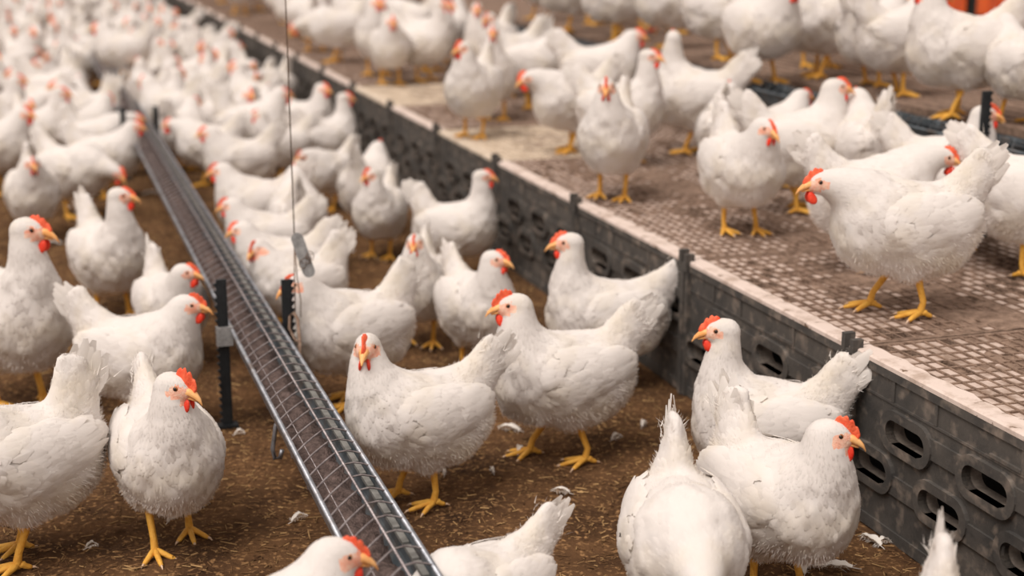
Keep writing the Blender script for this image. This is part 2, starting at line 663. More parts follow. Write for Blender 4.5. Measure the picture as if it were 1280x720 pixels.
# --- nest row far right
def build_nests():
    fr = lambda a, b, c: (a, b, c)
    root = empty('nest_box')
    shell = MB()
    shell.box((0, .02, 0), (2.4, .5, .9))
    shell.box((0, -.02, .75), (2.4, .5, .95))
    shell.build('nest_shell', M['nest'], root)
    for k in range(4):
        x0 = .06 + k * .6
        c = MB()
        n = 8
        vs = []
        for i in range(n + 1):
            x = x0 + .46 * i / n
            yy = -.01 - .012 * math.sin(i * 1.9)
            vs += [(x, yy, .04), (x, yy, .74), (x, yy + .006, .04), (x, yy + .006, .74)]
        fs = []
        for i in range(n):
            a = i * 4
            fs += [(a, a + 4, a + 5, a + 1), (a + 2, a + 3, a + 7, a + 6), (a, a + 2, a + 6, a + 4)]
        c.add(vs, fs)
        c.build('flap_curtain', M['curtain'], root)
    for i in range(12):
        r = root if i == 0 else dup(root)
        r.location = P(2.5 + i * 2.42, 6.4, TZ)
        r.rotation_euler = (0, 0, UA)
        r.scale = (1, -1, 1)
        tag(r, 'dark nest box with orange red flaps behind the upper tier, at the top right corner' if i == 1 else
            'dark nest box with red flaps behind the far hens of the upper tier', 'nest box', 'nest boxes along the upper tier')


build_nests()


# ------------------------------------------------------------------ the feeders
FEEDERS = []


def build_feeder(u0, u1, vl, z, label, near=True):
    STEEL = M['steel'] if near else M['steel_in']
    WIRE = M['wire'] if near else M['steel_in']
    """galvanised trough with wire grill; vl is the left rim, 0.14 wide"""
    W = .142
    root = empty('feeder_trough', P(u0, vl, 0))
    loc = P(u0, vl, 0)

    def fr(u, v, zz):
        return tuple((P(u, vl + v, zz) - loc).tolist())
    # trough sheet cross-section (v, z)
    th = .003
    prof = [(0, z), (.012, z - .055), (.035, z - .092), (.107, z - .092), (.130, z - .055), (W, z)]
    inner = [(a + (.004 if a < .07 else -.004), b + .004) for a, b in prof]
    loop = prof + inner[::-1]
    sh = MB()
    n = len(loop)
    vs = [fr(u0, a, b) for a, b in loop] + [fr(u1, a, b) for a, b in loop]
    fs = [(i, (i + 1) % n, (i + 1) % n + n, i + n) for i in range(n)]
    mi = [0] * n
    sh.v = vs
    sh.f = fs
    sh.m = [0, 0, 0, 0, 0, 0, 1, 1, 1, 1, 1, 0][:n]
    sh.f += [tuple(range(n))[::-1], tuple(range(n, 2 * n))]
    sh.m += [0, 0]
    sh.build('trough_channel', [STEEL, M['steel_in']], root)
    for nm, a in (('rolled_rim', 0.0), ('rolled_rim', W)):
        rm = MB()
        rm.tube([fr(u0, a, z + .002), fr((u0 + u1) / 2, a, z + .002), fr(u1, a, z + .002)], .0062, 10)
        rm.build(nm, STEEL, root, smooth=True)
    # inner rounded lip tabs on the right side, between the grill loops
    pitch = .078
    nw = int((u1 - u0 - .1) / pitch)
    tabs = MB()
    gw = MB()
    for i in range(nw):
        u = u0 + .03 + i * pitch
        seg = 5 if u < 6 else 4
        tabs.box((u + .006, W - .026, z - .012), (u + pitch - .006, W - .012, z - .004), fr=lambda a, b, c: fr(a, b, c))
        # sloping wire, left rim to centre rib, then over the right rim
        pts = [(u, .002, z + .005), (u + .026, .028, z + .015), (u + .055, .056, z + .021), (u + .075, .076, z + .024),
               (u + .090, .104, z + .021), (u + .099, .126, z + .012), (u + .101, W + .004, z + .003)]
        gw.tube([fr(*p) for p in pts], (.0023 if u < 5 else .0021), seg, cap=False)
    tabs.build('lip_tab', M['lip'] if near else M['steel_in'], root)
    gw.tube([fr(u0, .077, z + .027), fr(u1, .077, z + .027)], .0030, 6)
    gw.tube([fr(u0, .030, z - .004), fr(u1, .030, z - .004)], .0012, 5)
    gw.build('wire_grill', WIRE, root, smooth=True)
    tag(root, label, 'feeder')
    FEEDERS.append((root, loc))
    return root


def build_feed(u0, u1, vl, z):
    vs = []
    nu = int((u1 - u0) / .012)
    nv = 9
    Ug, Vg = np.meshgrid(np.linspace(u0, u1, nu), np.linspace(.012, .118, nv), indexing='ij')
    H = z - .046 + (vnoise(Ug * 26, Vg * 22, 41) - .5) * .030 + (vnoise(Ug * 60, Vg * 60, 42) - .5) * .016
    H -= np.clip(Vg - .085, 0, 1) * .7
    p = U[None, None] * Ug[..., None] + V[None, None] * (vl + Vg)[..., None]
    p[..., 2] = H
    i = (np.arange(nv - 1)[None, :] + np.arange(nu - 1)[:, None] * nv).ravel()
    fs = np.stack([i, i + nv, i + nv + 1, i + 1], 1).tolist()
    o = mesh_obj('feed', p.reshape(-1, 3), fs, M['feed'])
    return o


build_feeder(1.9, 15.0, .514, .300, 'long galvanised feeder trough with wire grill running away left of the ledge')
tag(build_feed(1.9, 15.0, .514, .300), 'clumped brown feed lying in the near trough', 'feed', kind='stuff')
PF_V = 3.02
build_feeder(3.0, 16.0, PF_V, .745, 'second feeder trough on the slats, mostly hidden behind hens', near=False)
tag(build_feed(3.0, 16.0, PF_V, .745), 'brown feed in the second trough on the slats', 'feed', kind='stuff')


def build_stake(fi, u, v, zb, top, clamp_z=None, hand=1):
    """black toothed leg that carries a feeder"""
    mb = MB()
    h = top - zb
    mb.box((-.006, -.015, 0), (.006, .015, h))
    mb.box((-.0075, -.010, 0), (.0075, -.004, h - .01))
    n = int(h / .022)
    for k in range(n):
        z0 = .01 + k * .022
        y1 = -.015 * hand
        y2 = y1 - .009 * hand
        a = MB()
        vs = [(-.005, y1, z0), (.005, y1, z0), (.005, y1, z0 + .016), (-.005, y1, z0 + .016), (-.005, y2, z0 + .014), (.005, y2, z0 + .014)]
        mb.add(vs, [(0, 1, 5, 4), (3, 4, 5, 2), (0, 4, 3), (1, 2, 5)])
    par, ploc = FEEDERS[fi]
    root = mb.build('toothed_leg', M['black'], par)
    root.location = tuple(P(u, v, zb) - ploc)
    root.rotation_euler = (0, 0, UA)
    ft = MB()
    ft.box((-.02, -.03, 0), (.02, .03, .008))
    ft.build('foot_plate', M['black'], root)
    if clamp_z:
        cl = MB()
        cl.box((-.016, -.026, clamp_z - .045 - zb), (.010, .022, clamp_z + .012 - zb))
        cl.box((-.014, -.006, clamp_z - .022 - zb), (-.010, .010, clamp_z - .006 - zb))
        cl.build('steel_clamp', M['plate'], root)
    root['label'] = 'black toothed plastic leg'
    return root


def on_uv(x, y, z):
    p = at(x, y, z)
    return p @ U, p @ V


uL, vL = on_uv(291, 532, 0)
build_stake(0, uL, .514 - .024, 0, .455, .30, -1)
build_stake(0, uL - .02, .514 + .142 + .022, 0, .445, None, 1)
build_stake(0, 8.7, .514 - .024, 0, .42, .30, 1)
build_stake(0, 8.7, .514 + .142 + .022, 0, .42, None, -1)
uR, vR = on_uv(1250, 113, .93)
build_stake(1, uR, PF_V - .03, PZ, .93, .745, 1)
uR2, vR2 = on_uv(655, 4, .93)
build_stake(1, uR2, PF_V - .03, PZ, .93, .745, 1)


# hanging wire, tag plate and bracket over the near trough
def build_hanger():
    a = P(uL - .03, .514 + .142 + .050, .33)
    root = empty('hanging_wire', a)
    root_np = a
    mb = MB()
    top = P(uL - .03, .514 + .142 + .048, 5.0)
    mb.tube([np.zeros(3) + [0, 0, .24], np.array([0.0, 0, 1.2]) + 0, top - a], .0020, 6)
    mb.build('suspension_cable', M['rust'], root, smooth=True)
    lo = MB()
    lo.tube([(0, 0, .25), (-.004, 0, .12), (-.006, 0, .0)], .0019, 6)
    lo.tube([(0, 0, .25), (.004, 0, .12), (.012, 0, .05), (.010, 0, .0)], .0017, 6)
    lo.build('twisted_wire', M['rust'], root, smooth=True)
    pl = MB()
    v2, f2 = curve_plate([stadium(0, 0, .140, .0185)], .0016)
    c, s = math.cos(math.radians(-73)), math.sin(math.radians(-73))
    pl.add([(x * c - y * s + .024, z - .003, x * s + y * c + .190) for x, y, z in v2], f2)
    pl.build('tin_tag', M['plate'], root)
    kn = MB()
    r = random.Random(5)
    pts = []
    for k in range(34):
        t = k * .9
        rad = .010 + .006 * r.random()
        pts.append((.030 + .0009 * (k - 10) + rad * math.cos(t) * .8, -.006 + rad * .5 * math.sin(t * 1.3), .160 + .0010 * k + rad * math.sin(t)))
    kn.tube(pts, .0012, 5)
    kn.build('wire_knot', M['rust'], root, smooth=True)
    tag(root, 'thin hanging wire with a tin tag above the right side of the near trough', 'wire')
    br = empty('hanger_bracket', P(uL - .03, .514 + .142 + .034, .30))
    b = MB()
    pts = [(-.006, 0, .035), (.006, 0, .045), (.020, -.02, .030), (.034, -.09, -.02), (.045, -.19, -.045), (.049, -.23, -.05), (.046, -.25, -.035), (.040, -.245, -.02)]
    b.tube(pts, .0055, 8, flat=.55)
    b.build('bent_arm', M['rust'], br, smooth=True)
    c2 = MB()
    c2.tube([(-.006, 0, .035), (-.008, -.01, .0), (.01, -.03, -.03), (.03, -.05, -.035)], .0045, 8)
    c2.build('hook_end', M['rust'], br, smooth=True)
    tag(br, 'bent rusty hanger bracket at the right rim of the near trough', 'bracket')
    hk = empty('floor_hook', P(3.62, .514 + .022, 0.225))
    h = MB()
    h.tube([(0.012, .012, .02), (0, 0, -.01), (-.010, -.004, -.07), (-.004, -.008, -.095), (.010, -.010, -.092), (.016, -.010, -.07)], .006, 8)
    h.build('hook_rod', M['steel'], hk, smooth=True)
    tag(hk, 'small steel hook hanging below the left side of the near trough', 'hook')


build_hanger()

uW, vW = on_uv(1268, 60, 1.1)
mbw = MB()
base = P(uR - .05, PF_V + .17, .80)
mbw.tube([np.zeros(3), (0.004, .0, .06), (-.010, .02, .22), (.012, .03, .38), (.03, .04, .55), (.05, .05, 2.2)], .0016, 6)
o = mbw.build('hanging_wire', M['rust'], smooth=True)
o.location = base
tag(o, 'thin slack wire hanging behind the black leg at the right edge', 'wire')


# ------------------------------------------------------------------ the hens
def sd_ell(p, c, r, R=None):
    q = p - c
    if R is not None:
        q = q @ R
    k0 = np.linalg.norm(q / r, axis=1)
    k1 = np.linalg.norm(q / (r * r), axis=1) + 1e-9
    return k0 * (k0 - 1.0) / k1


def sd_rc(p, a, b, ra, rb):
    ab = b - a
    t = np.clip(((p - a) @ ab) / (ab @ ab), 0, 1)
    d = np.linalg.norm(p - a - t[:, None] * ab, axis=1)
    return d - (ra + (rb - ra) * t)


def smin(a, b, k):
    h = np.maximum(k - np.abs(a - b), 0) / k
    return np.minimum(a, b) - h * h * k * .25


EDG = [((0, 0, 0), (1, 0, 0)), ((0, 1, 0), (1, 1, 0)), ((0, 0, 1), (1, 0, 1)), ((0, 1, 1), (1, 1, 1)),
       ((0, 0, 0), (0, 1, 0)), ((1, 0, 0), (1, 1, 0)), ((0, 0, 1), (0, 1, 1)), ((1, 0, 1), (1, 1, 1)),
       ((0, 0, 0), (0, 0, 1)), ((1, 0, 0), (1, 0, 1)), ((0, 1, 0), (0, 1, 1)), ((1, 1, 0), (1, 1, 1))]


def surfnet(f, lo, hi, h):
    ax = [np.arange(lo[i], hi[i] + h, h) for i in range(3)]
    n = [len(a) for a in ax]
    G = np.stack(np.meshgrid(*ax, indexing='ij'), -1)
    val = f(G.reshape(-1, 3)).reshape(n)
    c = [k - 1 for k in n]

    def sub(d):
        return val[d[0]:d[0] + c[0], d[1]:d[1] + c[1], d[2]:d[2] + c[2]]
    acc = np.zeros((*c, 3))
    cnt = np.zeros(c)
    for d0, d1 in EDG:
        a, b = sub(d0), sub(d1)
        m = (a < 0) != (b < 0)
        t = np.where(m, a / np.where(a == b, 1, a - b), 0)
        for k in range(3):
            acc[..., k] += np.where(m, d0[k] + (d1[k] - d0[k]) * t, 0)
        cnt += m
    act = cnt > 0
    idx = -np.ones(c, dtype=int)
    idx[act] = np.arange(act.sum())
    I = np.argwhere(act)
    vs = (I + acc[act] / cnt[act][:, None]) * h + np.array(lo)
    faces = []
    ins = val < 0
    # edges along each axis
    for k in range(3):
        a1, a2 = (k + 1) % 3, (k + 2) % 3
        sl0 = [slice(1, c[i]) for i in range(3)]
        sl0[k] = slice(0, c[k])
        sl1 = list(sl0)
        sl1[k] = slice(1, c[k] + 1)
        A = ins[tuple(sl0)]
        B = ins[tuple(sl1)]
        m = A != B
        Q = np.argwhere(m)
        off = np.array([1, 1, 1])
        off[k] = 0
        Q = Q + off
        e1 = np.zeros(3, int)
        e1[a1] = 1
        e2 = np.zeros(3, int)
        e2[a2] = 1
        q = [idx[tuple((Q - e1 - e2).T)], idx[tuple((Q - e2).T)], idx[tuple(Q.T)], idx[tuple((Q - e1).T)]]
        F = np.stack(q, 1)
        flip = B[m]
        F[flip] = F[flip][:, ::-1]
        faces.append(F)
    F = np.concatenate(faces)
    F = F[(F >= 0).all(1)]
    # make the winding agree with the outward gradient
    fn = np.cross(vs[F[:, 2]] - vs[F[:, 0]], vs[F[:, 3]] - vs[F[:, 1]])
    g = grad(f, vs[F].mean(1))
    bad = (fn * g).sum(1) < 0
    F[bad] = F[bad][:, ::-1]
    return vs, F


def grad(f, p, e=.0015):
    g = np.zeros_like(p)
    for k in range(3):
        d = np.zeros(3)
        d[k] = e
        g[:, k] = (f(p + d) - f(p - d)) / (2 * e)
    return g


def project(f, p, it=2):
    for _ in range(it):
        g = grad(f, p)
        p = p - f(p)[:, None] * g / (np.sum(g * g, 1)[:, None] + 1e-6)
    return p


def nrm(a):
    return a / (np.linalg.norm(a, axis=-1, keepdims=True) + 1e-9)


NECKS = {'tall': (.112, .475), 'up': (.122, .435), 'mid': (.150, .395), 'fwd': (.205, .350), 'low': (.255, .245),
         'peck': (.255, .075), 'back': (.085, .425)}


class Hen:
    """one posed hen shape: a field for the body, with head frame and feather flow"""

    def __init__(self, neck='up', hyaw=0.0, hpitch=-6.0, tail=0.0, pitch=4.0, plump=1.0, seed=0, side=0.0):
        self.seed = seed
        self.plump = plump
        self.ph = np.random.default_rng(seed).random(3) * 6.28
        self.r = np.random.default_rng(1000 + seed)
        hx, hz = NECKS[neck] if isinstance(neck, str) else neck
        self.head = np.array([hx, side, hz])
        y, p = math.radians(hyaw), math.radians(hpitch if neck not in ('low', 'peck') else hpitch - (30 if neck == 'low' else 65))
        f = np.array([math.cos(y) * math.cos(p), math.sin(y) * math.cos(p), math.sin(p)])
        s = np.array([-math.sin(y), math.cos(y), 0])
        u = np.cross(f, s)
        self.R = np.stack([f, s, u], 1)       # columns: forward, left, up
        a = math.radians(pitch)
        ca, sa = math.cos(a), math.sin(a)
        piv = np.array([0, 0, .24])

        def T(x, y_, z):
            q = np.array([x, y_, z]) - piv
            return np.array([ca * q[0] - sa * q[2], q[1], sa * q[0] + ca * q[2]]) + piv
        self.T = T
        Rt = np.array([[ca, 0, -sa], [0, 1, 0], [sa, 0, ca]])
        k = plump
        self.prims = []
        E = lambda c, r: self.prims.append(('e', T(*c), np.array(r) * [1, k, k], Rt))
        C = lambda a_, b_, ra, rb: self.prims.append(('c', np.array(a_), np.array(b_), ra, rb))
        E((0, 0, .240), (.152, .114, .112))
        E((.080, 0, .226), (.094, .104, .112))
        E((-.112, 0, .243), (.094, .098, .100))
        E((-.040, 0, .180), (.115, .096, .070))
        tb = T(-.125, 0, .285)
        ta = math.radians(52 + tail)
        self.tdir = np.array([-math.cos(ta), 0, math.sin(ta)])
        tt = tb + self.tdir * .135
        self.tb, self.tt = tb, tt
        for dd, ll, r1 in ((12, .158, .015), (0, .154, .019), (-15, .128, .018)):
            tq = math.radians(52 + tail + dd)
            self.prims.append(('t', tb, tb + np.array([-math.cos(tq), 0, math.sin(tq)]) * ll, .062, r1))
        for s_ in (1, -1):
            C(T(-.01, s_ * .055, .20), np.array([-.012, s_ * .052, .128]), .062, .026)
        # neck chain
        b0 = T(.075, 0, .275)
        c0 = b0 + np.array([.055, 0, .055]) if hz > .3 else b0 + np.array([.09, 0, -.02])
        h0 = self.head - f * .018 - u * .006
        t = np.linspace(0, 1, 6)
        self.nk = [(1 - q) ** 2 * b0 + 2 * q * (1 - q) * c0 + q * q * h0 for q in t]
        rr = [.092, .074, .053, .039, .032, .030]
        for i in range(5):
            C(self.nk[i], self.nk[i + 1], rr[i], rr[i + 1])
        self.prims.append(('e', self.head, np.array([.037, .0265, .0295]), self.R))
        self.prims.append(('e', self.head + self.R @ np.array([.020, 0, -.006]), np.array([.026, .019, .020]), self.R))

    def f(self, p):
        d = None
        for q in self.prims:
            if q[0] == 'e':
                e = sd_ell(p, q[1], q[2], q[3])
                k = .05
                if q[2][0] < .045:
                    k = .012
            elif q[0] == 't':
                sq = np.array([1.0, 1.38, 1.0])
                e = sd_rc(p * sq, *q[1:])
                k = .03
            else:
                e = sd_rc(p, *q[1:])
                k = .035
            d = e if d is None else smin(d, e, k)
        ph = self.ph
        w = np.clip((np.linalg.norm(p - self.head, axis=1) - .06) / .08, 0, 1)
        return d - w * (.0042 * np.sin(p[:, 0] * 41 + ph[0]) * np.sin(p[:, 1] * 37 + ph[1]) * np.sin(p[:, 2] * 45 + ph[2])
                        + .0022 * np.sin(p[:, 0] * 83 + ph[1]) * np.sin(p[:, 1] * 77 + ph[2]) * np.sin(p[:, 2] * 90 + ph[0]))

    def flow(self, p):
        """direction in which feathers lie at p"""
        nk = np.array(self.nk)
        dn = np.full(len(p), 9.0)
        tn = np.zeros((len(p), 3))
        for i in range(5):
            a, b = nk[i], nk[i + 1]
            ab = b - a
            t = np.clip(((p - a) @ ab) / (ab @ ab), 0, 1)
            d = np.linalg.norm(p - a - t[:, None] * ab, axis=1) - .012 * i
            m = d < dn
            dn = np.where(m, d, dn)
            tn[m] = -ab / np.linalg.norm(ab)
        wn_ = np.clip((.105 - dn) / .045, 0, 1)
        # never from the belly
        wn_ *= np.clip((p[:, 0] - .01) / .05, 0, 1)
        base = np.tile(np.array([-1.0, 0, -.10]), (len(p), 1))
        # breast feathers run down and back
        wb = np.clip((p[:, 0] - .03) / .12, 0, 1)[:, None]
        base = base * (1 - wb) + np.array([-.45, 0, -1.0]) * wb
        # thigh and vent run down
        wd = np.clip((.21 - p[:, 2]) / .07, 0, 1)[:, None]
        base = base * (1 - wd * .6) + np.array([-.35, 0, -1.0]) * wd * .6
        # tail cone
        ab = self.tt - self.tb
        t = ((p - self.tb) @ ab) / (ab @ ab)
        wt = np.clip(t * 1.6 + .15, 0, 1)[:, None] * (p[:, 2] > .24)[:, None]
        base = base * (1 - wt) + self.tdir * wt * 1.2
        return nrm(base * (1 - wn_[:, None]) + tn * wn_[:, None] * 1.3)

    def bounds(self):
        lo = np.array([-.30, -.155, .085])
        hi = np.array([.24, .155, .40])
        lo = np.minimum(lo, self.head - .075)
        hi = np.maximum(hi, self.head + .075)
        lo = np.minimum(lo, self.tt - .05)
        hi = np.maximum(hi, self.tt + .05)
        return lo, hi


def blades(f, pts, fl, L, W, lift, r, ns=4, hug=True, base_off=.0):
    """feather blades hugging the field f"""
    g = nrm(grad(f, pts))
    fl = nrm(fl - g * np.sum(fl * g, 1)[:, None])
    rot = r.normal(0, .13, len(pts))
    side = np.cross(g, fl)
    fl, side = fl * np.cos(rot)[:, None] + side * np.sin(rot)[:, None], side * np.cos(rot)[:, None] - fl * np.sin(rot)[:, None]
    S = np.linspace(0, 1, ns)
    wid = np.interp(S, [0, .35, .75, 1], [.45, 1.0, .85, .22])
    out = []
    for s, w in zip(S, wid):
        for c in (-1, 0, 1):
            out.append((s, w, c))
    allp = []
    offs = []
    for s, w, c in out:
        p = pts + fl * (L * (s - .12))[:, None] + side * (W * .5 * w * c)[:, None]
        allp.append(p)
        offs.append(lift * (-.25 + 1.25 * s ** 1.4) - .0012 * abs(c) + base_off)
    A = np.stack(allp, 1)
    O = np.stack(offs, 1) if hasattr(offs[0], '__len__') else np.tile(np.array(offs), (len(pts), 1))
    sh = A.shape
    A = A.reshape(-1, 3)
    d = f(A)
    G = nrm(grad(f, A))
    A = A + G * (O.reshape(-1) - d)[:, None]
    n = len(pts)
    tl = r.normal(0, .05, (n, 3))
    NN = G.reshape(sh) + tl[:, None, :]
    sv = np.array([q[0] for q in out])[None, :, None]
    cv = np.array([q[2] for q in out])[None, :, None]
    NN = NN + fl[:, None, :] * (.20 * (sv - .35)) + side[:, None, :] * cv * .06
    NN = nrm(NN).reshape(-1, 3)
    b = (np.arange(n) * (3 * ns))[:, None]
    F = []
    for k in range(ns - 1):
        F.append(b + np.array([[k * 3 + 3, k * 3 + 4, k * 3 + 1, k * 3]]))
        F.append(b + np.array([[k * 3 + 4, k * 3 + 5, k * 3 + 2, k * 3 + 1]]))
    F = np.concatenate(F)
    fn = nrm(np.cross(A[F[:, 2]] - A[F[:, 0]], A[F[:, 3]] - A[F[:, 1]]))
    F = F[(fn * NN[F[:, 0]]).sum(1) > .2]
    return A, F, NN


def fluff(pts, nr, fl, L, W, up, r):
    """thin downy barbs"""
    n = len(pts)
    d = nrm(fl + nr * up[:, None] + r.normal(0, .28, (n, 3)))
    s = nrm(np.cross(d, nr + r.normal(0, .3, (n, 3))))
    a = pts - nr * .003 - s * (W / 2)[:, None]
    b = pts - nr * .003 + s * (W / 2)[:, None]
    m1 = pts + d * (L * .6)[:, None] + s * (W * .35)[:, None]
    m2 = pts + d * (L * .6)[:, None] - s * (W * .35)[:, None]
    t = pts + d * L[:, None] - nr * (L * .12)[:, None]
    V_ = np.stack([a, b, m1, m2, t], 1).reshape(-1, 3)
    i = (np.arange(n) * 5)[:, None]
    F4 = i + np.array([[0, 1, 2, 3]])
    F3 = i + np.array([[3, 2, 4]])
    NN = np.repeat(nrm(np.cross(s, d)), 5, axis=0)
    return V_, F4, F3, NN


def sample(vs, F, n, r, wfun=None):
    a, b, c, d = (vs[F[:, k]] for k in range(4))
    area = .5 * np.linalg.norm(np.cross(b - a, c - a), axis=1) + .5 * np.linalg.norm(np.cross(c - a, d - a), axis=1)
    w = area
    if wfun is not None:
        w = area * wfun((a + b + c + d) / 4)
    w = w / w.sum()
    i = r.choice(len(F), n, p=w)
    s, t = r.random(n)[:, None], r.random(n)[:, None]
    return a[i] * (1 - s) * (1 - t) + b[i] * s * (1 - t) + c[i] * s * t + d[i] * (1 - s) * t


def join_parts(plist):
    """list of (verts, [face arrays], matindex)"""
    V_, F_, Mi, N_ = [], [], [], []
    b = 0
    for vs, fl, mi, nn in plist:
        N_.append(nn)
        V_.append(vs)
        for k, fa in enumerate(fl):
            F_ += (fa + b).tolist()
            Mi += (mi.tolist() if hasattr(mi, 'tolist') else [mi] * len(fa))
        b += len(vs)
    return np.concatenate(V_), F_, Mi, np.concatenate(N_)


def head_parts(h, root, lod, r, comb=None):
    R, O = h.R, h.head

    def W(pts):
        return [tuple((O + R @ np.array(p)).tolist()) for p in pts]
    # beak
    mb = MB()
    rings = [(.032, .0, .0160, .0150), (.044, -.001, .0125, .0130), (.057, -.005, .0088, .0098), (.068, -.011, .0052, .0065), (.076, -.020, .0015, .0022)]
    n = 8
    vs = []
    for x, z, ry, rz in rings:
        for k in range(n):
            t = 2 * math.pi * k / n
            zz = math.sin(t) * rz
            if zz < 0:
                zz *= .55
            vs.append((x, math.cos(t) * ry, z + zz - .002))
    fs = [(i * n + k, i * n + (k + 1) % n, (i + 1) * n + (k + 1) % n, (i + 1) * n + k) for i in range(len(rings) - 1) for k in range(n)]
    fs += [tuple(range(n))[::-1], tuple(range((len(rings) - 1) * n, len(rings) * n))]
    mb.add(W(vs), fs)
    low = [(.030, -.014, .011, .005), (.046, -.014, .008, .004), (.060, -.0165, .003, .002)]
    vs = []
    for x, z, ry, rz in low:
        for k in range(6):
            t = 2 * math.pi * k / 6
            vs.append((x, math.cos(t) * ry, z + math.sin(t) * rz))
    fs = [(i * 6 + k, i * 6 + (k + 1) % 6, (i + 1) * 6 + (k + 1) % 6, (i + 1) * 6 + k) for i in range(2) for k in range(6)] + [tuple(range(12, 18))]
    mb.add(W(vs), fs)
    mb.build('beak', M['beak'], root, smooth=True)
    # comb
    hgt = r.uniform(.50, .82) if comb is None else comb
    npt = 26 if lod == 0 else 10
    rows = 5
    cb = MB()
    vs = []
    lean = r.uniform(-.25, .25)
    peaks = int(r.integers(4, 6))
    for side in (1, -1):
        for i in range(npt + 1):
            q = i / npt
            bx = .053 - .046 * q
            bz = .002 + .026 * math.sin(min(1, q * 1.15) * math.pi / 2)
            env = math.sin(math.pi * min(1, q * .86 + .10)) ** .7
            ser = abs(math.sin(math.pi * q * peaks)) ** .8
            H = hgt * (.010 + .020 * env * (.55 + .45 * ser)) * (1 if q < .97 else .5)
            ox = .004 - .012 * q
            for j in range(rows + 1):
                v = j / rows
                th = .0044 * (1 - v) ** .6 + .0009
                vs.append((bx + ox * v, side * th + lean * H * v * v + .0015 * math.sin(q * 9), bz - .006 + H * v))
    nn = (npt + 1) * (rows + 1)
    fs = []
    for i in range(npt):
        for j in range(rows):
            a = i * (rows + 1) + j
            fs.append((a, a + 1, a + rows + 2, a + rows + 1))
            fs.append((nn + a, nn + a + rows + 1, nn + a + rows + 2, nn + a + 1))
        t = i * (rows + 1) + rows
        fs.append((t, nn + t, nn + t + rows + 1, t + rows + 1))
    for i in (0, npt):
        for j in range(rows):
            a = i * (rows + 1) + j
            fs.append((a, nn + a, nn + a + 1, a + 1))
    cb.add(W(vs), fs)
    cb.build('comb', M['comb'], root, smooth=True)
    # wattles
    ws = r.uniform(.78, 1.10) * (1.15 if comb and comb > .9 else 1)
    for s in (1, -1):
        wt = MB()
        vs = []
        nr_, ns_ = 7, 10
        for i in range(nr_ + 1):
            ph = math.pi * i / nr_
            for k in range(ns_):
                t = 2 * math.pi * k / ns_
                zz = math.cos(ph) * .017 * ws
                rad = math.sin(ph) * (.85 + .35 * (1 - math.cos(ph)) * .5)
                vs.append((.037 + math.cos(t) * rad * .0125 * ws + zz * .2, s * (.0105 + math.sin(t) * rad * .0046 - zz * .12), -.031 - .004 * ws + zz))
        fs = [(i * ns_ + k, (i + 1) * ns_ + k, (i + 1) * ns_ + (k + 1) % ns_, i * ns_ + (k + 1) % ns_) for i in range(nr_) for k in range(ns_)]
        wt.add(W(vs), fs)
        wt.build('wattle', M['wattle'], root, smooth=True)
        if lod:
            continue
        # ear lobe
        el = MB()
        vs = []
        for i in range(6):
            ph = math.pi * i / 5
            for k in range(8):
                t = 2 * math.pi * k / 8
                vs.append((-.008 + math.cos(t) * math.sin(ph) * .0065, s * (.0255 + math.sin(t) * math.sin(ph) * .003), -.016 + math.cos(ph) * .009))
        fs = [(i * 8 + k, (i + 1) * 8 + k, (i + 1) * 8 + (k + 1) % 8, i * 8 + (k + 1) % 8) for i in range(5) for k in range(8)]
        el.add(W(vs), fs)
        el.build('earlobe', M['comb'], root, smooth=True)
        # eye
        ey = MB()
        for rad, off, mi in ((.0066, .0, 1), (.0050, .0024, 0)):
            vs = []
            for i in range(7):
                ph = math.pi * i / 6
                for k in range(10):
                    t = 2 * math.pi * k / 10
                    vs.append((.016 + math.cos(t) * math.sin(ph) * rad, s * (.0220 + off + math.cos(ph) * rad * .55), .005 + math.sin(t) * math.sin(ph) * rad))
            fs = [(i * 10 + k, (i + 1) * 10 + k, (i + 1) * 10 + (k + 1) % 10, i * 10 + (k + 1) % 10) for i in range(6) for k in range(10)]
            ey.add(W(vs), fs, mi)
        ey.build('eye', [M['eye'], M['iris']], root, smooth=True)


def leg_parts(root, s, x, r, lod):
    """one yellow leg with foot"""
    y = s * .052
    mb = MB()
    n = 10 if lod == 0 else 6
    fx = x
    mb.tube([(-.014, y, .155), (-.020 + x * .3, y, .125), (-.014 + x * .6, y, .085), (fx - .006, y, .045), (fx, y, .020), (fx + .002, y, .010)],
            [.012, .0115, .0088, .0082, .0098, .0085], n)
    lg = mb.build('leg', M['leg'], root, smooth=True)
    ft = MB()
    toe = r.uniform(-6, 6)
    for a, L in ((38, .060), (0, .070), (-38, .058), (172, .030)):
        t = math.radians(a * (1 if s > 0 else 1) + toe)
        d = np.array([math.cos(t), math.sin(t), 0])
        c = np.array([fx, y, 0])
        pts = [c + Z * .017, c + d * .014 + Z * .0155, c + d * L * .5 + Z * .0125, c + d * L * .8 + Z * .0085, c + d * L + Z * .006]
        ft.tube(pts, [.0085, .0080, .0068, .0062, .0045], 8 if lod == 0 else 5)
        if lod == 0:
            e = c + d * (L - .002)
            ft.tube([e + Z * .007, e + d * .008 + Z * .006, e + d * .016 + Z * .001], [.0034, .0026, .0006], 6, mi=1)
    ft.build('foot', [M['leg'], M['claw']], lg, smooth=True)


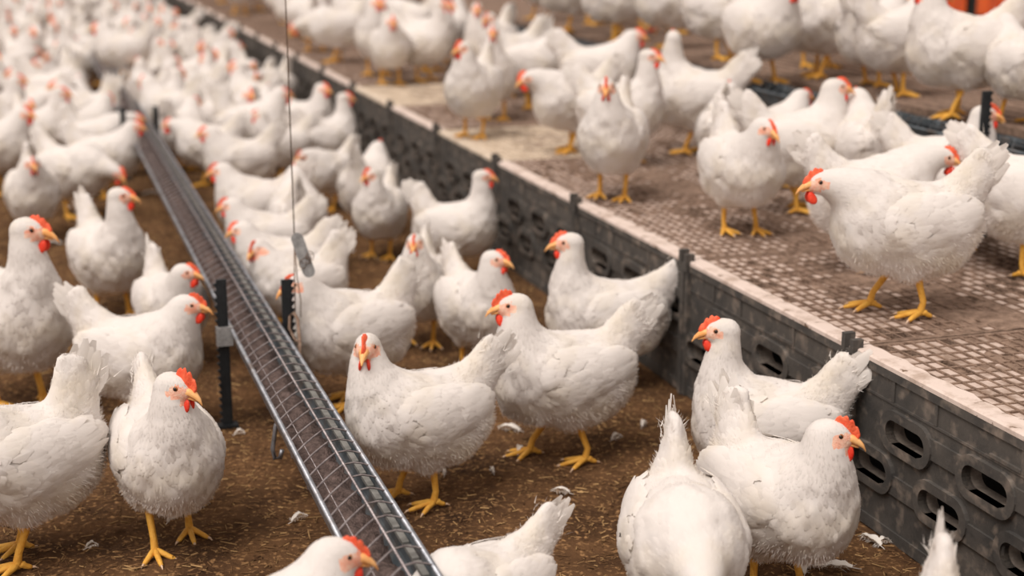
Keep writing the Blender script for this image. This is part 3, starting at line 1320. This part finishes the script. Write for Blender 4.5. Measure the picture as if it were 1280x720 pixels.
def tail_part(h, root, r, lod):
    mb = MB()
    n = 9 if lod == 0 else 5
    R0 = h.T(-.140, 0, .300)
    for s in (1, -1):
        for i in range(n):
            q = i / (n - 1)
            el = math.radians(36 + 32 * q + h_t(h) + r.normal(0, 2.0))
            az = math.radians(s * (1 + 2 * (1 - q)) + r.normal(0, 1.2))
            d = np.array([-math.cos(el) * math.cos(az), math.cos(el) * math.sin(az), math.sin(el)])
            L = r.uniform(.150, .192) * (.76 + .24 * math.sin(math.pi * q))
            b = R0 + np.array([0, s * .010, 0]) + d * .01
            nn_ = nrm(np.cross(d, np.array([0, 0, 1.0])) * s)
            up = np.cross(nn_, d) * s
            W = .034
            ns = 7 if lod == 0 else 4
            vs = []
            for k in range(ns):
                t = k / (ns - 1)
                w = W * np.interp(t, [0, .3, .75, .93, 1], [.35, .8, 1, .78, .30])
                bend = -.020 * t * t
                c = b + d * L * t + nn_ * bend * .6 + up * bend * .5
                fr_ = r.uniform(-.0015, .0015)
                vs += [c - up * w / 2 + nn_ * (.002 + fr_), c + nn_ * .004, c + up * w / 2 + nn_ * (.002 - fr_)]
            fs = []
            for k in range(ns - 1):
                a = k * 3
                fs += [(a, a + 1, a + 4, a + 3), (a + 1, a + 2, a + 5, a + 4)]
            mb.add(vs, fs)
    # downy tips that fray the tail's edge
    if lod == 0:
        m = 150
        for _ in range(m):
            q = r.random()
            s = 1 if r.random() > .5 else -1
            el = math.radians(30 + 46 * q + h_t(h) + r.normal(0, 4))
            az = math.radians(s * r.uniform(0, 9))
            d = np.array([-math.cos(el) * math.cos(az), math.cos(el) * math.sin(az), math.sin(el)])
            b = R0 + np.array([0, s * .012, 0]) + d * r.uniform(.05, .138)
            e = nrm(d + r.normal(0, .35, 3))
            sd = nrm(np.cross(e, r.normal(0, 1, 3))) * .0012
            L = r.uniform(.015, .032)
            mb.add([b - sd, b + sd, b + e * L], [(0, 1, 2)])
    return mb


def h_t(h):
    return h.tail_lift


def wing_part(h, root, s, r, lod):
    k = h.plump
    c = h.T(-.028, s * .086 * k, .266)
    a = math.radians(-6)
    Rw = np.array([[math.cos(a), 0, -math.sin(a)], [0, 1, 0], [math.sin(a), 0, math.cos(a)]])
    yw = math.radians(9 * s)
    Ry = np.array([[math.cos(yw), -math.sin(yw), 0], [math.sin(yw), math.cos(yw), 0], [0, 0, 1]])
    ro = math.radians(14 * s)
    Rr = np.array([[1, 0, 0], [0, math.cos(ro), -math.sin(ro)], [0, math.sin(ro), math.cos(ro)]])
    Rw = Ry @ Rw @ Rr
    c2 = c + Rw @ np.array([-.085, -s * .004, .004])

    def fw(p):
        d = sd_ell(p, c, np.array([.108, .034, .066]), Rw)
        e = sd_ell(p, c2, np.array([.085, .024, .042]), Rw)
        return smin(d, e, .04)

    def f(p):
        return smin(fw(p), h.f(p) + .001, .03)
    lo = c - np.array([.21, .06, .10])
    hi = c + np.array([.14, .06, .10])
    vs, F = surfnet(fw, lo, hi, .010 if lod == 0 else .016)
    vs = project(fw, vs, 1)
    vn = nrm(grad(f, vs))
    parts = [(vs, [F], 0, vn)]
    n = 420 if lod == 0 else 110
    p = sample(vs, F, n, r)
    p = p[p[:, 1] * s > (c[1] * s) - .006]
    x = np.clip((c[0] + .1 - p[:, 0]) / .26, 0, 1)
    L = .034 + .044 * x
    W = .024 + .010 * x
    fl = np.tile(Rw @ np.array([-1.0, 0, .02]), (len(p), 1))
    A, Fb, NN = blades(f, p, fl, L, W, np.full(len(p), .0020), r, ns=4)
    parts.append((A, [Fb], 0, NN))
    m = 8
    fp = np.array([c + Rw @ np.array([-.045 - .005 * q, s * .026, .030 - .009 * q]) for q in range(m)])
    A, Fb, NN = blades(f, fp, np.tile(Rw @ np.array([-1.0, 0, .10]), (m, 1)), np.full(m, .100), np.full(m, .026),
                       np.full(m, .004), r, ns=7, base_off=.002)
    parts.append((A, [Fb], 0, NN))
    V_, F_, Mi, NN = join_parts(parts)
    return mesh_obj('wing', V_, F_, [M['feather']], root, Mi, normals=NN)


def make_hen(lod=0, neck='up', hyaw=0, hpitch=-6, tail=0, pitch=4, plump=1.0, seed=0, stride=.02, legs=True, side=0.0, comb=None):
    h = Hen(neck, hyaw, hpitch, tail, pitch, plump, seed, side)
    h.tail_lift = tail
    r = h.r
    root = empty('hen')
    lo, hi = h.bounds()
    step = {0: .0095, 1: .014, 2: .018}[lod]
    vs, F = surfnet(h.f, lo, hi, step)
    vs = project(h.f, vs, 2)
    O, R = h.head, h.R
    loc = (vs[F].mean(1) - O) @ R
    skin = (((loc[:, 0] - .020) / .020) ** 2 + ((loc[:, 2] + .002) / .016) ** 2 < 1) & (np.abs(loc[:, 1]) > .006)
    skin |= (loc[:, 0] > .033) & (np.abs(loc[:, 2]) < .03) & (np.abs(loc[:, 1]) < .03)
    parts = [(vs, [F], skin.astype(int), nrm(grad(h.f, vs)))]

    # feathers, smaller towards the head
    def dens(p):
        d = np.linalg.norm(p - O, axis=1)
        return 1 + 5 * np.clip((.14 - d) / .14, 0, 1)
    n = {0: 3000, 1: 520, 2: 0}[lod]
    if n:
        p = sample(vs, F, n, r, dens)
        lc = (p - O) @ R
        dh = np.linalg.norm(p - O, axis=1)
        ok = ~((((lc[:, 0] - .022) / .026) ** 2 + ((lc[:, 2] + .003) / .020) ** 2 < 1)) & ~((lc[:, 0] > .026) & (dh < .06))
        p = p[ok]
        dh = dh[ok]
        L = np.clip(.009 + .20 * (dh - .035), .010, .040) * r.uniform(.85, 1.2, len(p)) * (1 if lod == 0 else 1.5)
        W = L * .62
        lift = np.clip(.0008 + .010 * (dh - .04), .0008, .0021)
        A, Fb, NN = blades(h.f, p, h.flow(p), L, W, lift, r, ns=4 if lod == 0 else 3)
        parts.append((A, [Fb], 0, NN))
    m = {0: 9000, 1: 900, 2: 0}[lod]
    if m:
        def dens2(p):
            rear = np.clip((-.06 - p[:, 0]) / .08, 0, 1)
            low = np.clip((.20 - p[:, 2]) / .06, 0, 1)
            d = np.linalg.norm(p - O, axis=1)
            return (.35 + 2.2 * rear + 1.8 * low) * np.clip((d - .045) / .05, 0, 1) * np.clip((.37 - p[:, 2]) / .06 + (p[:, 0] > -.05), .12, 1)
        p = sample(vs, F, m, r, dens2)
        g = nrm(grad(h.f, p))
        rear = np.clip((-.06 - p[:, 0]) / .08, 0, 1)
        low = np.clip((.20 - p[:, 2]) / .06, 0, 1)
        k = np.clip(rear + low, 0, 1)
        L = (.007 + .0055 * k) * r.uniform(.6, 1.35, m)
        A, F4, F3, NN = fluff(p, g, h.flow(p), L, np.full(m, .0010 if lod == 0 else .004), .30 + .40 * k, r)
        parts.append((A, [F4, F3], 0, NN))
    V_, F_, Mi, NN = join_parts(parts)
    mesh_obj('body', V_, F_, [M['feather'], M['skin']], root, Mi, normals=NN)
    for s in (1, -1):
        wing_part(h, root, s, r, lod)
    tail_part(h, root, r, lod).build('tail', M['plume'], root, smooth=True)
    head_parts(h, root, lod, r, comb)
    if legs:
        leg_parts(root, 1, stride, r, lod)
        leg_parts(root, -1, -stride, r, lod)
    return root


G_, S_, T_ = 0.0, PZ, TZ
GG = 'white hens on the litter floor'
GS = 'white hens on the slatted platform'
GT = 'white hens on the upper tier'
# (level, x, y of the feet in the photo, yaw, pose, label)
HENS = [
 # left of the trough
 (G_, 26, 508, 318, dict(neck='tall', hyaw=35, scale=1.25), 'hen at the left edge with tall neck, head turned right, one yellow foot showing'),
 (G_, 24, 702, 216, dict(neck='low', hyaw=20, tail=24, scale=1.1), 'foreground hen cut by the left edge, tail pointing up, back to its neighbour'),
 (G_, 216, 682, 296, dict(neck='up', hyaw=42, hpitch=-12, tail=-10, stride=-.045, comb=1.15, scale=1.04), 'front-facing foreground hen at left with big red comb and wattles, head turned right'),
 (G_, 186, 535, 350, dict(neck='mid', hyaw=5, tail=2), 'hen walking right left of the trough, fanned tail at left, behind the front-facing hen'),
 (G_, 219, 455, 306, dict(neck='mid', hyaw=40, tail=24, scale=.90), 'smaller hen with upright pointed tail beside the left toothed post'),
 (G_, 143, 396, 312, dict(neck='tall', hyaw=48, tail=16, scale=1.04), 'tall hen with long neck looking right over the litter, left of the trough'),
 (G_, 45, 300, 292, dict(neck='mid', hyaw=8, tail=30, scale=1.0), 'crouched front-facing hen near the left edge with tail straight up'),
 (G_, 98, 272, 335, dict(neck='low', hyaw=0, scale=1.05), 'cream hen bending its neck down to the right behind the tall-necked hen'),
 (G_, 138, 248, 5, dict(neck='mid', hyaw=0), 'hen left of the trough reaching its red face over the rim'),
 (G_, 128, 222, 8, dict(neck='fwd', hyaw=0, tail=10), 'hen with long flat back stretching right to the trough'),
 (G_, 36, 205, 300, dict(neck='mid', hyaw=12), 'hen facing front at the upper left with red comb against white birds'),
 (G_, 100, 175, 100, dict(neck='mid', tail=5), 'hen seen from behind just left of the trough\'s far visible end'),
 (.33, 155, 104, 182, dict(neck='mid', hyaw=0, scale=1.0), 'blurred hen facing left that hides the far end of the trough'),
 # right of the trough
 (G_, 436, 505, 205, dict(neck='mid', hyaw=12, hpitch=-14, tail=8, scale=1.05), 'large hen right of the trough with tail fan up, face behind the hanging wire'),
 (G_, 520, 628, 203, dict(neck='up', hyaw=62, tail=-4, stride=-.03, scale=1.03), 'central hen staring at the camera with its tail to the right'),
 (G_, 697, 575, 196, dict(neck='up', hyaw=-8, tail=-2, stride=-.06, comb=.95, scale=1.08), 'central hen striding left with raised comb, behind the staring hen'),
 (G_, 752, 484, 188, dict(neck='tall', hyaw=-6, tail=-14, scale=1.04), 'hen against the ledge looking left with a curled tail tip'),
 (G_, 598, 462, 300, dict(neck='up', hyaw=38, scale=.95), 'hen in the middle with head turned right, just behind the striding hen'),
 (G_, 526, 430, 266, dict(neck='up', hyaw=0, tail=6, scale=.93), 'hen facing straight front with one yellow leg visible, centre left'),
 (G_, 574, 347, 356, dict(neck='tall', hyaw=8, tail=12, scale=.93), 'hen beside the ledge looking right, red comb before the grey panel'),
 (G_, 476, 322, 258, dict(neck='up', hyaw=-30, scale=.92), 'hen facing the camera left of centre below a raised tail'),
 (G_, 462, 292, 75, dict(neck='mid', tail=22, scale=1.02), 'hen facing away by the ledge with its tail up as a blunt cone'),
 (G_, 372, 425, 196, dict(neck='mid', hyaw=50, hpitch=-15, tail=14, scale=.90), 'hen behind the tin tag with its orange comb beside the wire knot'),
 (G_, 352, 400, 190, dict(neck='mid', hyaw=-4, hpitch=-16, scale=.92), 'hen feeding from the right side of the trough left of the tin tag'),
 (G_, 335, 362, 188, dict(neck='mid', hyaw=0, hpitch=-14, scale=.92), 'hen at the trough with pale beak touching the rim, third up from the tag'),
 (G_, 322, 318, 184, dict(neck='mid', hyaw=5, hpitch=-12, scale=1.0), 'hen looking left over the trough with a bright red wattle'),
 (G_, 374, 335, 100, dict(neck='mid', tail=8, scale=1.02), 'broad hen seen from behind with the wire passing before its back'),
 (G_, 412, 222, 30, dict(neck='tall', hyaw=-14, scale=.98), 'hen with raised head looking right, just left of the grey panels'),
 (G_, 412, 262, 230, dict(neck='fwd', hyaw=10, scale=.88), 'hen with lowered red face under the hen looking right'),
 (G_, 352, 228, 195, dict(neck='up', hyaw=0, scale=.92), 'hen facing left crossed by the thin hanging wire'),
 (G_, 330, 190, 85, dict(neck='mid', tail=25), 'hen facing away with cone tail in front of the far grey panels'),
 (G_, 300, 255, 200, dict(neck='mid', hyaw=0), 'long-backed hen facing left right of the trough, below the crowd'),
 (G_, 262, 232, 170, dict(neck='fwd', hyaw=0), 'hen with flat bright back reaching left towards the trough'),
 # foreground right
 (G_, 948, 638, 167, dict(neck='tall', hyaw=14, tail=4, scale=1.02), 'foreground hen looking left before the ledge, orange comb, tail fanned at right'),
 (G_, 972, 745, 308, dict(neck=(.125, .415), hyaw=42, hpitch=-10, tail=26, comb=.95, scale=1.04), 'foreground hen at right looking right with bright red wattle and comb'),
 (G_, 850, 810, 272, dict(neck='low', hyaw=0, tail=20, scale=1.05), 'foreground hen at the bottom with only its pointed tail and back in view'),
 (G_, 598, 858, 222, dict(neck='low', hyaw=0, tail=-14, scale=.84), 'hen cut by the bottom edge right of the trough, ruffled tail at right'),
 (G_, 334, 958, 24, dict(neck='mid', hyaw=-16, hpitch=-12, tail=-30, scale=1.0), 'hen peeking up at the bottom edge left of the trough, head over the rim'),
 (G_, 1172, 1006, 262, dict(neck='low', tail=24), 'hen below the right bottom edge showing only a white tail tip'),
 # on the slats
 (S_, 1118, 392, 184, dict(neck='fwd', hyaw=4, tail=2, stride=-.05, scale=1.06), 'large hen walking left at the platform\'s front edge, head low'),
 (S_, 1088, 338, 8, dict(neck='fwd', hyaw=-8, hpitch=-14, scale=1.0), 'hen on the slats looking right with orange face, behind the walking hen'),
 (S_, 925, 292, 290, dict(neck='mid', hyaw=14, hpitch=-18, tail=22, stride=.02, scale=.98), 'front-facing hen on the slats with two yellow feet apart, comb over face'),
 (S_, 996, 264, 12, dict(neck='up', hyaw=-4, scale=1.05), 'hen on the slats with raised head looking right, right of the front-facing one'),
 (S_, 1080, 268, 95, dict(neck='mid', tail=24, scale=1.05), 'hen facing away on the slats with its tail a tall cream cone'),
 (S_, 1176, 290, 350, dict(neck='up', hyaw=0, scale=.95), 'hen half hidden behind the orange-faced hen at right, only red cheek visible'),
 (S_, 765, 249, 254, dict(neck='up', hyaw=8, tail=8, stride=.02, scale=1.03), 'front-facing hen standing on the pale slat edge, tail to the right'),
 (S_, 778, 205, 340, dict(neck='tall', hyaw=0, scale=1.0), 'hen right behind the slat-edge hen, red face looking right'),
 (S_, 868, 192, 150, dict(neck='tall', hyaw=-55, tail=0, scale=1.10), 'hen on the slats facing away with a tall thick neck and tail at right'),
 (S_, 712, 190, 200, dict(neck='fwd', hyaw=4, hpitch=-20, scale=1.0), 'hen on the slats bending its red face low to the left'),
 (S_, 592, 172, 250, dict(neck='up', hyaw=-25, scale=1.03), 'plump front-facing hen on the slats left of centre with feet together'),
 (S_, 618, 150, 268, dict(neck='tall', hyaw=0, scale=1.0), 'hen behind the plump hen, its comb rising above it'),
 (S_, 662, 136, 12, dict(neck='mid', hyaw=0, scale=1.05), 'hen on the slats looking right with bright wattle, left of the low-headed one'),
 (S_, 752, 150, 4, dict(neck='mid', hyaw=0, scale=1.12), 'long hen on the slats stretching right behind the front-facing one'),
 (S_, 488, 106, 280, dict(neck='mid', hyaw=10, scale=1.05), 'blurred hen on the slats facing front with two thin legs'),
 (S_, 530, 102, 340, dict(neck='tall', hyaw=20, scale=1.05), 'blurred hen on the slats with a long neck rising to the top edge'),
 (S_, 420, 78, 186, dict(neck='low', hyaw=0, scale=1.1), 'blurred hen on the slats pecking at the floor, head hanging at left'),
 (S_, 1292, 345, 330, dict(neck='mid', hyaw=0, tail=-5, scale=1.05), 'cream hen at the right edge behind the walking hen, tail cropped'),
 (S_, 1196, 312, 100, dict(neck='low', tail=-10, scale=.9), 'pale hen between the orange-faced hen and the black post'),
 (S_, 905, 232, 80, dict(neck='mid', tail=24, scale=.95), 'hen behind the two-footed hen showing a pointed tail'),
 (S_, 966, 232, 30, dict(neck='mid', scale=.9), 'small looking hen behind the raised head on the slats'),
 # on the upper tier
 (T_, 1268, 154, 100, dict(neck='mid', tail=4, scale=.92), 'tan shaded hen behind the black toothed leg at right'),
 (T_, 1090, 108, 40, dict(neck='mid', tail=10, scale=1.0), 'hen on the upper tier facing away just left of the top right hen'),
 (T_, 1192, 147, 186, dict(neck='up', hyaw=2, hpitch=-14, stride=.03, scale=1.10), 'large hen on the upper tier at the top right facing left'),
 (T_, 1022, 97, 200, dict(neck='mid', hyaw=10, stride=.02, scale=1.12), 'hen on the upper tier with wide body cut by the top edge, yellow legs below'),
 (T_, 952, 104, 300, dict(neck='mid', hyaw=0, scale=1.08), 'hen on the upper tier left of the wide one, feet above the raised head'),
 (T_, 774, 52, 350, dict(neck='mid', stride=.02, scale=1.1), 'hen on the upper tier at the top centre with two yellow legs'),
 (T_, 710, 40, 190, dict(neck='mid', stride=.015, scale=1.1), 'hen on the upper tier left of the two-legged one at the top'),
 (T_, 835, 60, 200, dict(neck='mid', scale=1.1), 'hen on the upper tier above the tall-necked hen'),
 (T_, 905, 75, 340, dict(neck='mid', scale=1.1), 'hen on the upper tier with wing feathers ruffled right of the tall neck'),
 (T_, 1125, 120, 20, dict(neck='mid', scale=1.05), 'hen on the upper tier between the wide hen and the top right hen'),
]

placed = []


def place(root, p, yaw, scale, label, group):
    root.location = tuple(p)
    root.rotation_euler = (0, 0, math.radians(yaw))
    root.scale = (scale, scale, scale)
    tag(root, label, 'hen', group)
    placed.append((p[0], p[1], p[2]))


BASE = .985
for i, (lv, x, y, yaw, kw, lab) in enumerate(HENS):
    kw = dict(kw)
    s = kw.pop('scale', 1.0) * BASE
    p = at(x, y, lv)
    d = math.hypot(p[0], p[1])
    lod = 0 if d < 7.5 else 1
    root = make_hen(lod=lod, seed=i, **kw)
    place(root, p, yaw, s, lab, {G_: GG, S_: GS, T_: GT}.get(lv, GG))

# the dense flock further back: a few shapes, copied one by one
protos = []
for k, kw in enumerate([dict(neck='up', hyaw=0), dict(neck='up', hyaw=40, tail=10), dict(neck='mid', hyaw=-20, tail=18),
                        dict(neck='fwd', hyaw=0, tail=4), dict(neck='mid', hyaw=10, tail=26), dict(neck='low', hyaw=0, tail=10),
                        dict(neck='tall', hyaw=-35), dict(neck='peck', hyaw=0, tail=8)]):
    protos.append(make_hen(lod=1, seed=300 + k, comb=.62, **kw))
used = [False] * len(protos)
rr = random.Random(11)


def facing(yaw):
    yaw %= 360
    names = ['right', 'back right', 'away', 'back left', 'left', 'front left', 'forward', 'front right']
    return names[int(((yaw + 22.5) % 360) // 45)]


def words_h(x):
    b = [(60, 'at the left edge'), (120, 'near the left edge'), (180, 'above the trough end'), (240, 'right of the trough end'),
         (300, 'left of the far panels'), (370, 'beside the hanging wire'), (450, 'right of the hanging wire'),
         (540, 'left of centre'), (640, 'at the centre'), (760, 'right of centre'), (900, 'above the tall-necked hen'),
         (1050, 'above the raised head'), (9999, 'at the top right')]
    for lim, w in b:
        if x < lim:
            return w


def words_v(y):
    b = [(12, 'very top row'), (30, 'second row down'), (50, 'third row down'), (75, 'fourth row down'),
         (105, 'fifth row down'), (150, 'sixth row down'), (9999, 'lowest far row')]
    for lim, w in b:
        if y < lim:
            return w


def fill(lv, u0, u1, v0f, v1, n, mind, group, where, avoid=None):
    cnt = 0
    tries = 0
    while cnt < n and tries < n * 60:
        tries += 1
        u = u0 + (u1 - u0) * rr.random() ** 1.15
        v0 = v0f(u)
        v = v0 + (v1 - v0) * rr.random()
        if avoid and avoid(u, v):
            continue
        p = P(u, v, lv)
        if any(abs(q[2] - lv) < .1 and (q[0] - p[0]) ** 2 + (q[1] - p[1]) ** 2 < mind * mind for q in placed):
            continue
        sx, sy = proj(p + Z * .3)
        if sx < -40 or sx > 1330 or sy < -30 or (lv == TZ and sx > 1130):
            continue
        k = rr.choices(range(len(protos)), weights=[3, 3, 3, 2, 2, .7, 2, .5])[0]
        r = dup(protos[k]) if used[k] else protos[k]
        used[k] = True
        yaw = rr.random() * 360
        s = BASE * rr.uniform(1.0, 1.16)
        lab = 'blurred hen facing %s, %s, %s%s' % (facing(yaw), words_v(sy), words_h(sx), where)
        place(r, p, yaw, s, lab, group)
        cnt += 1
    return cnt


def vleft(u):
    # left border of the picture, in v, at distance u
    return -.36 - .012 * (u - 9) - (.15 if u < 9 else 0)


n1 = fill(G_, 8.4, 15.0, vleft, 1.66, 62, .35, GG, '', avoid=lambda u, v: .40 < v < .78 and u < 12.5)
n2 = fill(G_, 14.5, 27.5, vleft, 1.66, 88, .40, GG, '')
n3 = fill(S_, 7.5, 20.0, lambda u: 2.15, 2.95, 20, .42, GS, ' on the slats')
n4 = fill(T_, 4.8, 17.0, lambda u: 3.44, 5.4, 62, .40, GT, ' on the upper tier')
print('crowd', n1, n2, n3, n4, 'total hens', len(placed))

# ------------------------------------------------------------------ loose feathers on the litter
def loose_feather(x, y, L, yaw, label, seed):
    r = np.random.default_rng(seed)
    mb = MB()
    ns = 9
    vs = []
    for k in range(ns):
        t = k / (ns - 1)
        w = L * .30 * math.sin(math.pi * min(1, t * .9 + .08)) ** .7
        cx = L * (t - .5)
        cy = .12 * L * math.sin(t * 2.2)
        z = .006 + .012 * math.sin(math.pi * t)
        vs += [(cx - w * .3, cy - w / 2, z + .004 + r.uniform(-.002, .003)), (cx, cy, z), (cx - w * .3, cy + w / 2, z + .004 + r.uniform(-.002, .003))]
    fs = []
    for k in range(ns - 1):
        a = k * 3
        fs += [(a, a + 1, a + 4, a + 3), (a + 1, a + 2, a + 5, a + 4)]
    mb.add(vs, fs)
    for _ in range(46):
        t = r.random()
        s = 1 if r.random() > .5 else -1
        b = np.array([L * (t - .5), .12 * L * math.sin(t * 2.2), .008])
        d = nrm(np.array([-.5, s * 1.0, r.uniform(0, .5)]) + r.normal(0, .3, 3))
        e = np.array([.0008, 0, 0])
        mb.add([b - e, b + e, b + d * L * .28], [(0, 1, 2)])
    mb.tube([(-L * .75, -.02 * L, .004), (-L * .4, 0, .008), (L * .3, .11 * L, .014)], [.0010, .0009, .0004], 5)
    o = mb.build('loose_feather', M['plume'], smooth=True)
    p = at(x, y, 0)
    o.location = (p[0], p[1], litter_h(np.array(p[0]), np.array(p[1])) + .001)
    o.rotation_euler = (0, 0, math.radians(yaw))
    tag(o, label, 'feather', 'loose white feathers on the litter')


FE = [(700, 618, .05, 160, 'small white feather on the litter right of the striding hen\'s feet'),
      (652, 568, .05, 70, 'curled white feather at the toes of the striding hen'),
      (690, 664, .05, 20, 'downy feather on the litter below the striding hen'),
      (636, 540, .07, 150, 'long thin feather between the two central hens'),
      (772, 555, .04, 30, 'tiny feather left of the bottom pointed tail'),
      (806, 534, .04, 60, 'feather on the dark litter near the ledge, left of the foreground hens'),
      (662, 676, .035, 110, 'wispy feather right of the bottom ruffled tail'),
      (376, 652, .05, 40, 'white feather on the litter left of the trough bottom'),
      (557, 597, .03, 80, 'tiny white feather right of the staring hen\'s feet'),
      (616, 595, .03, 100, 'tiny feather between the staring and the striding hen'),
      (300, 545, .03, 10, 'little feather right of the left toothed post'),
      (116, 690, .03, 20, 'tiny feather near the left foreground feet'),
      (215, 655, .03, 60, 'tiny feather left of the front-facing hen\'s foot'),
      (62, 305, .10, 175, 'pale feather on dark litter right of the tall-necked left hen'),
      (190, 243, .09, 10, 'pale blurred feather beside the trough behind the long neck'),
      (1090, 678, .07, 110, 'long straight feather on the litter before the ledge at right'),
      (1106, 682, .04, 20, 'short feather beside the long straight one at right'),
      (1040, 712, .09, 170, 'curved feather at the bottom under the right foreground hen'),
      (1008, 715, .06, 70, 'upright curled feather at the bottom right hen\'s legs')]
for i, (x, y, L, yaw, lab) in enumerate(FE):
    loose_feather(x, y, L, yaw, lab, 500 + i)
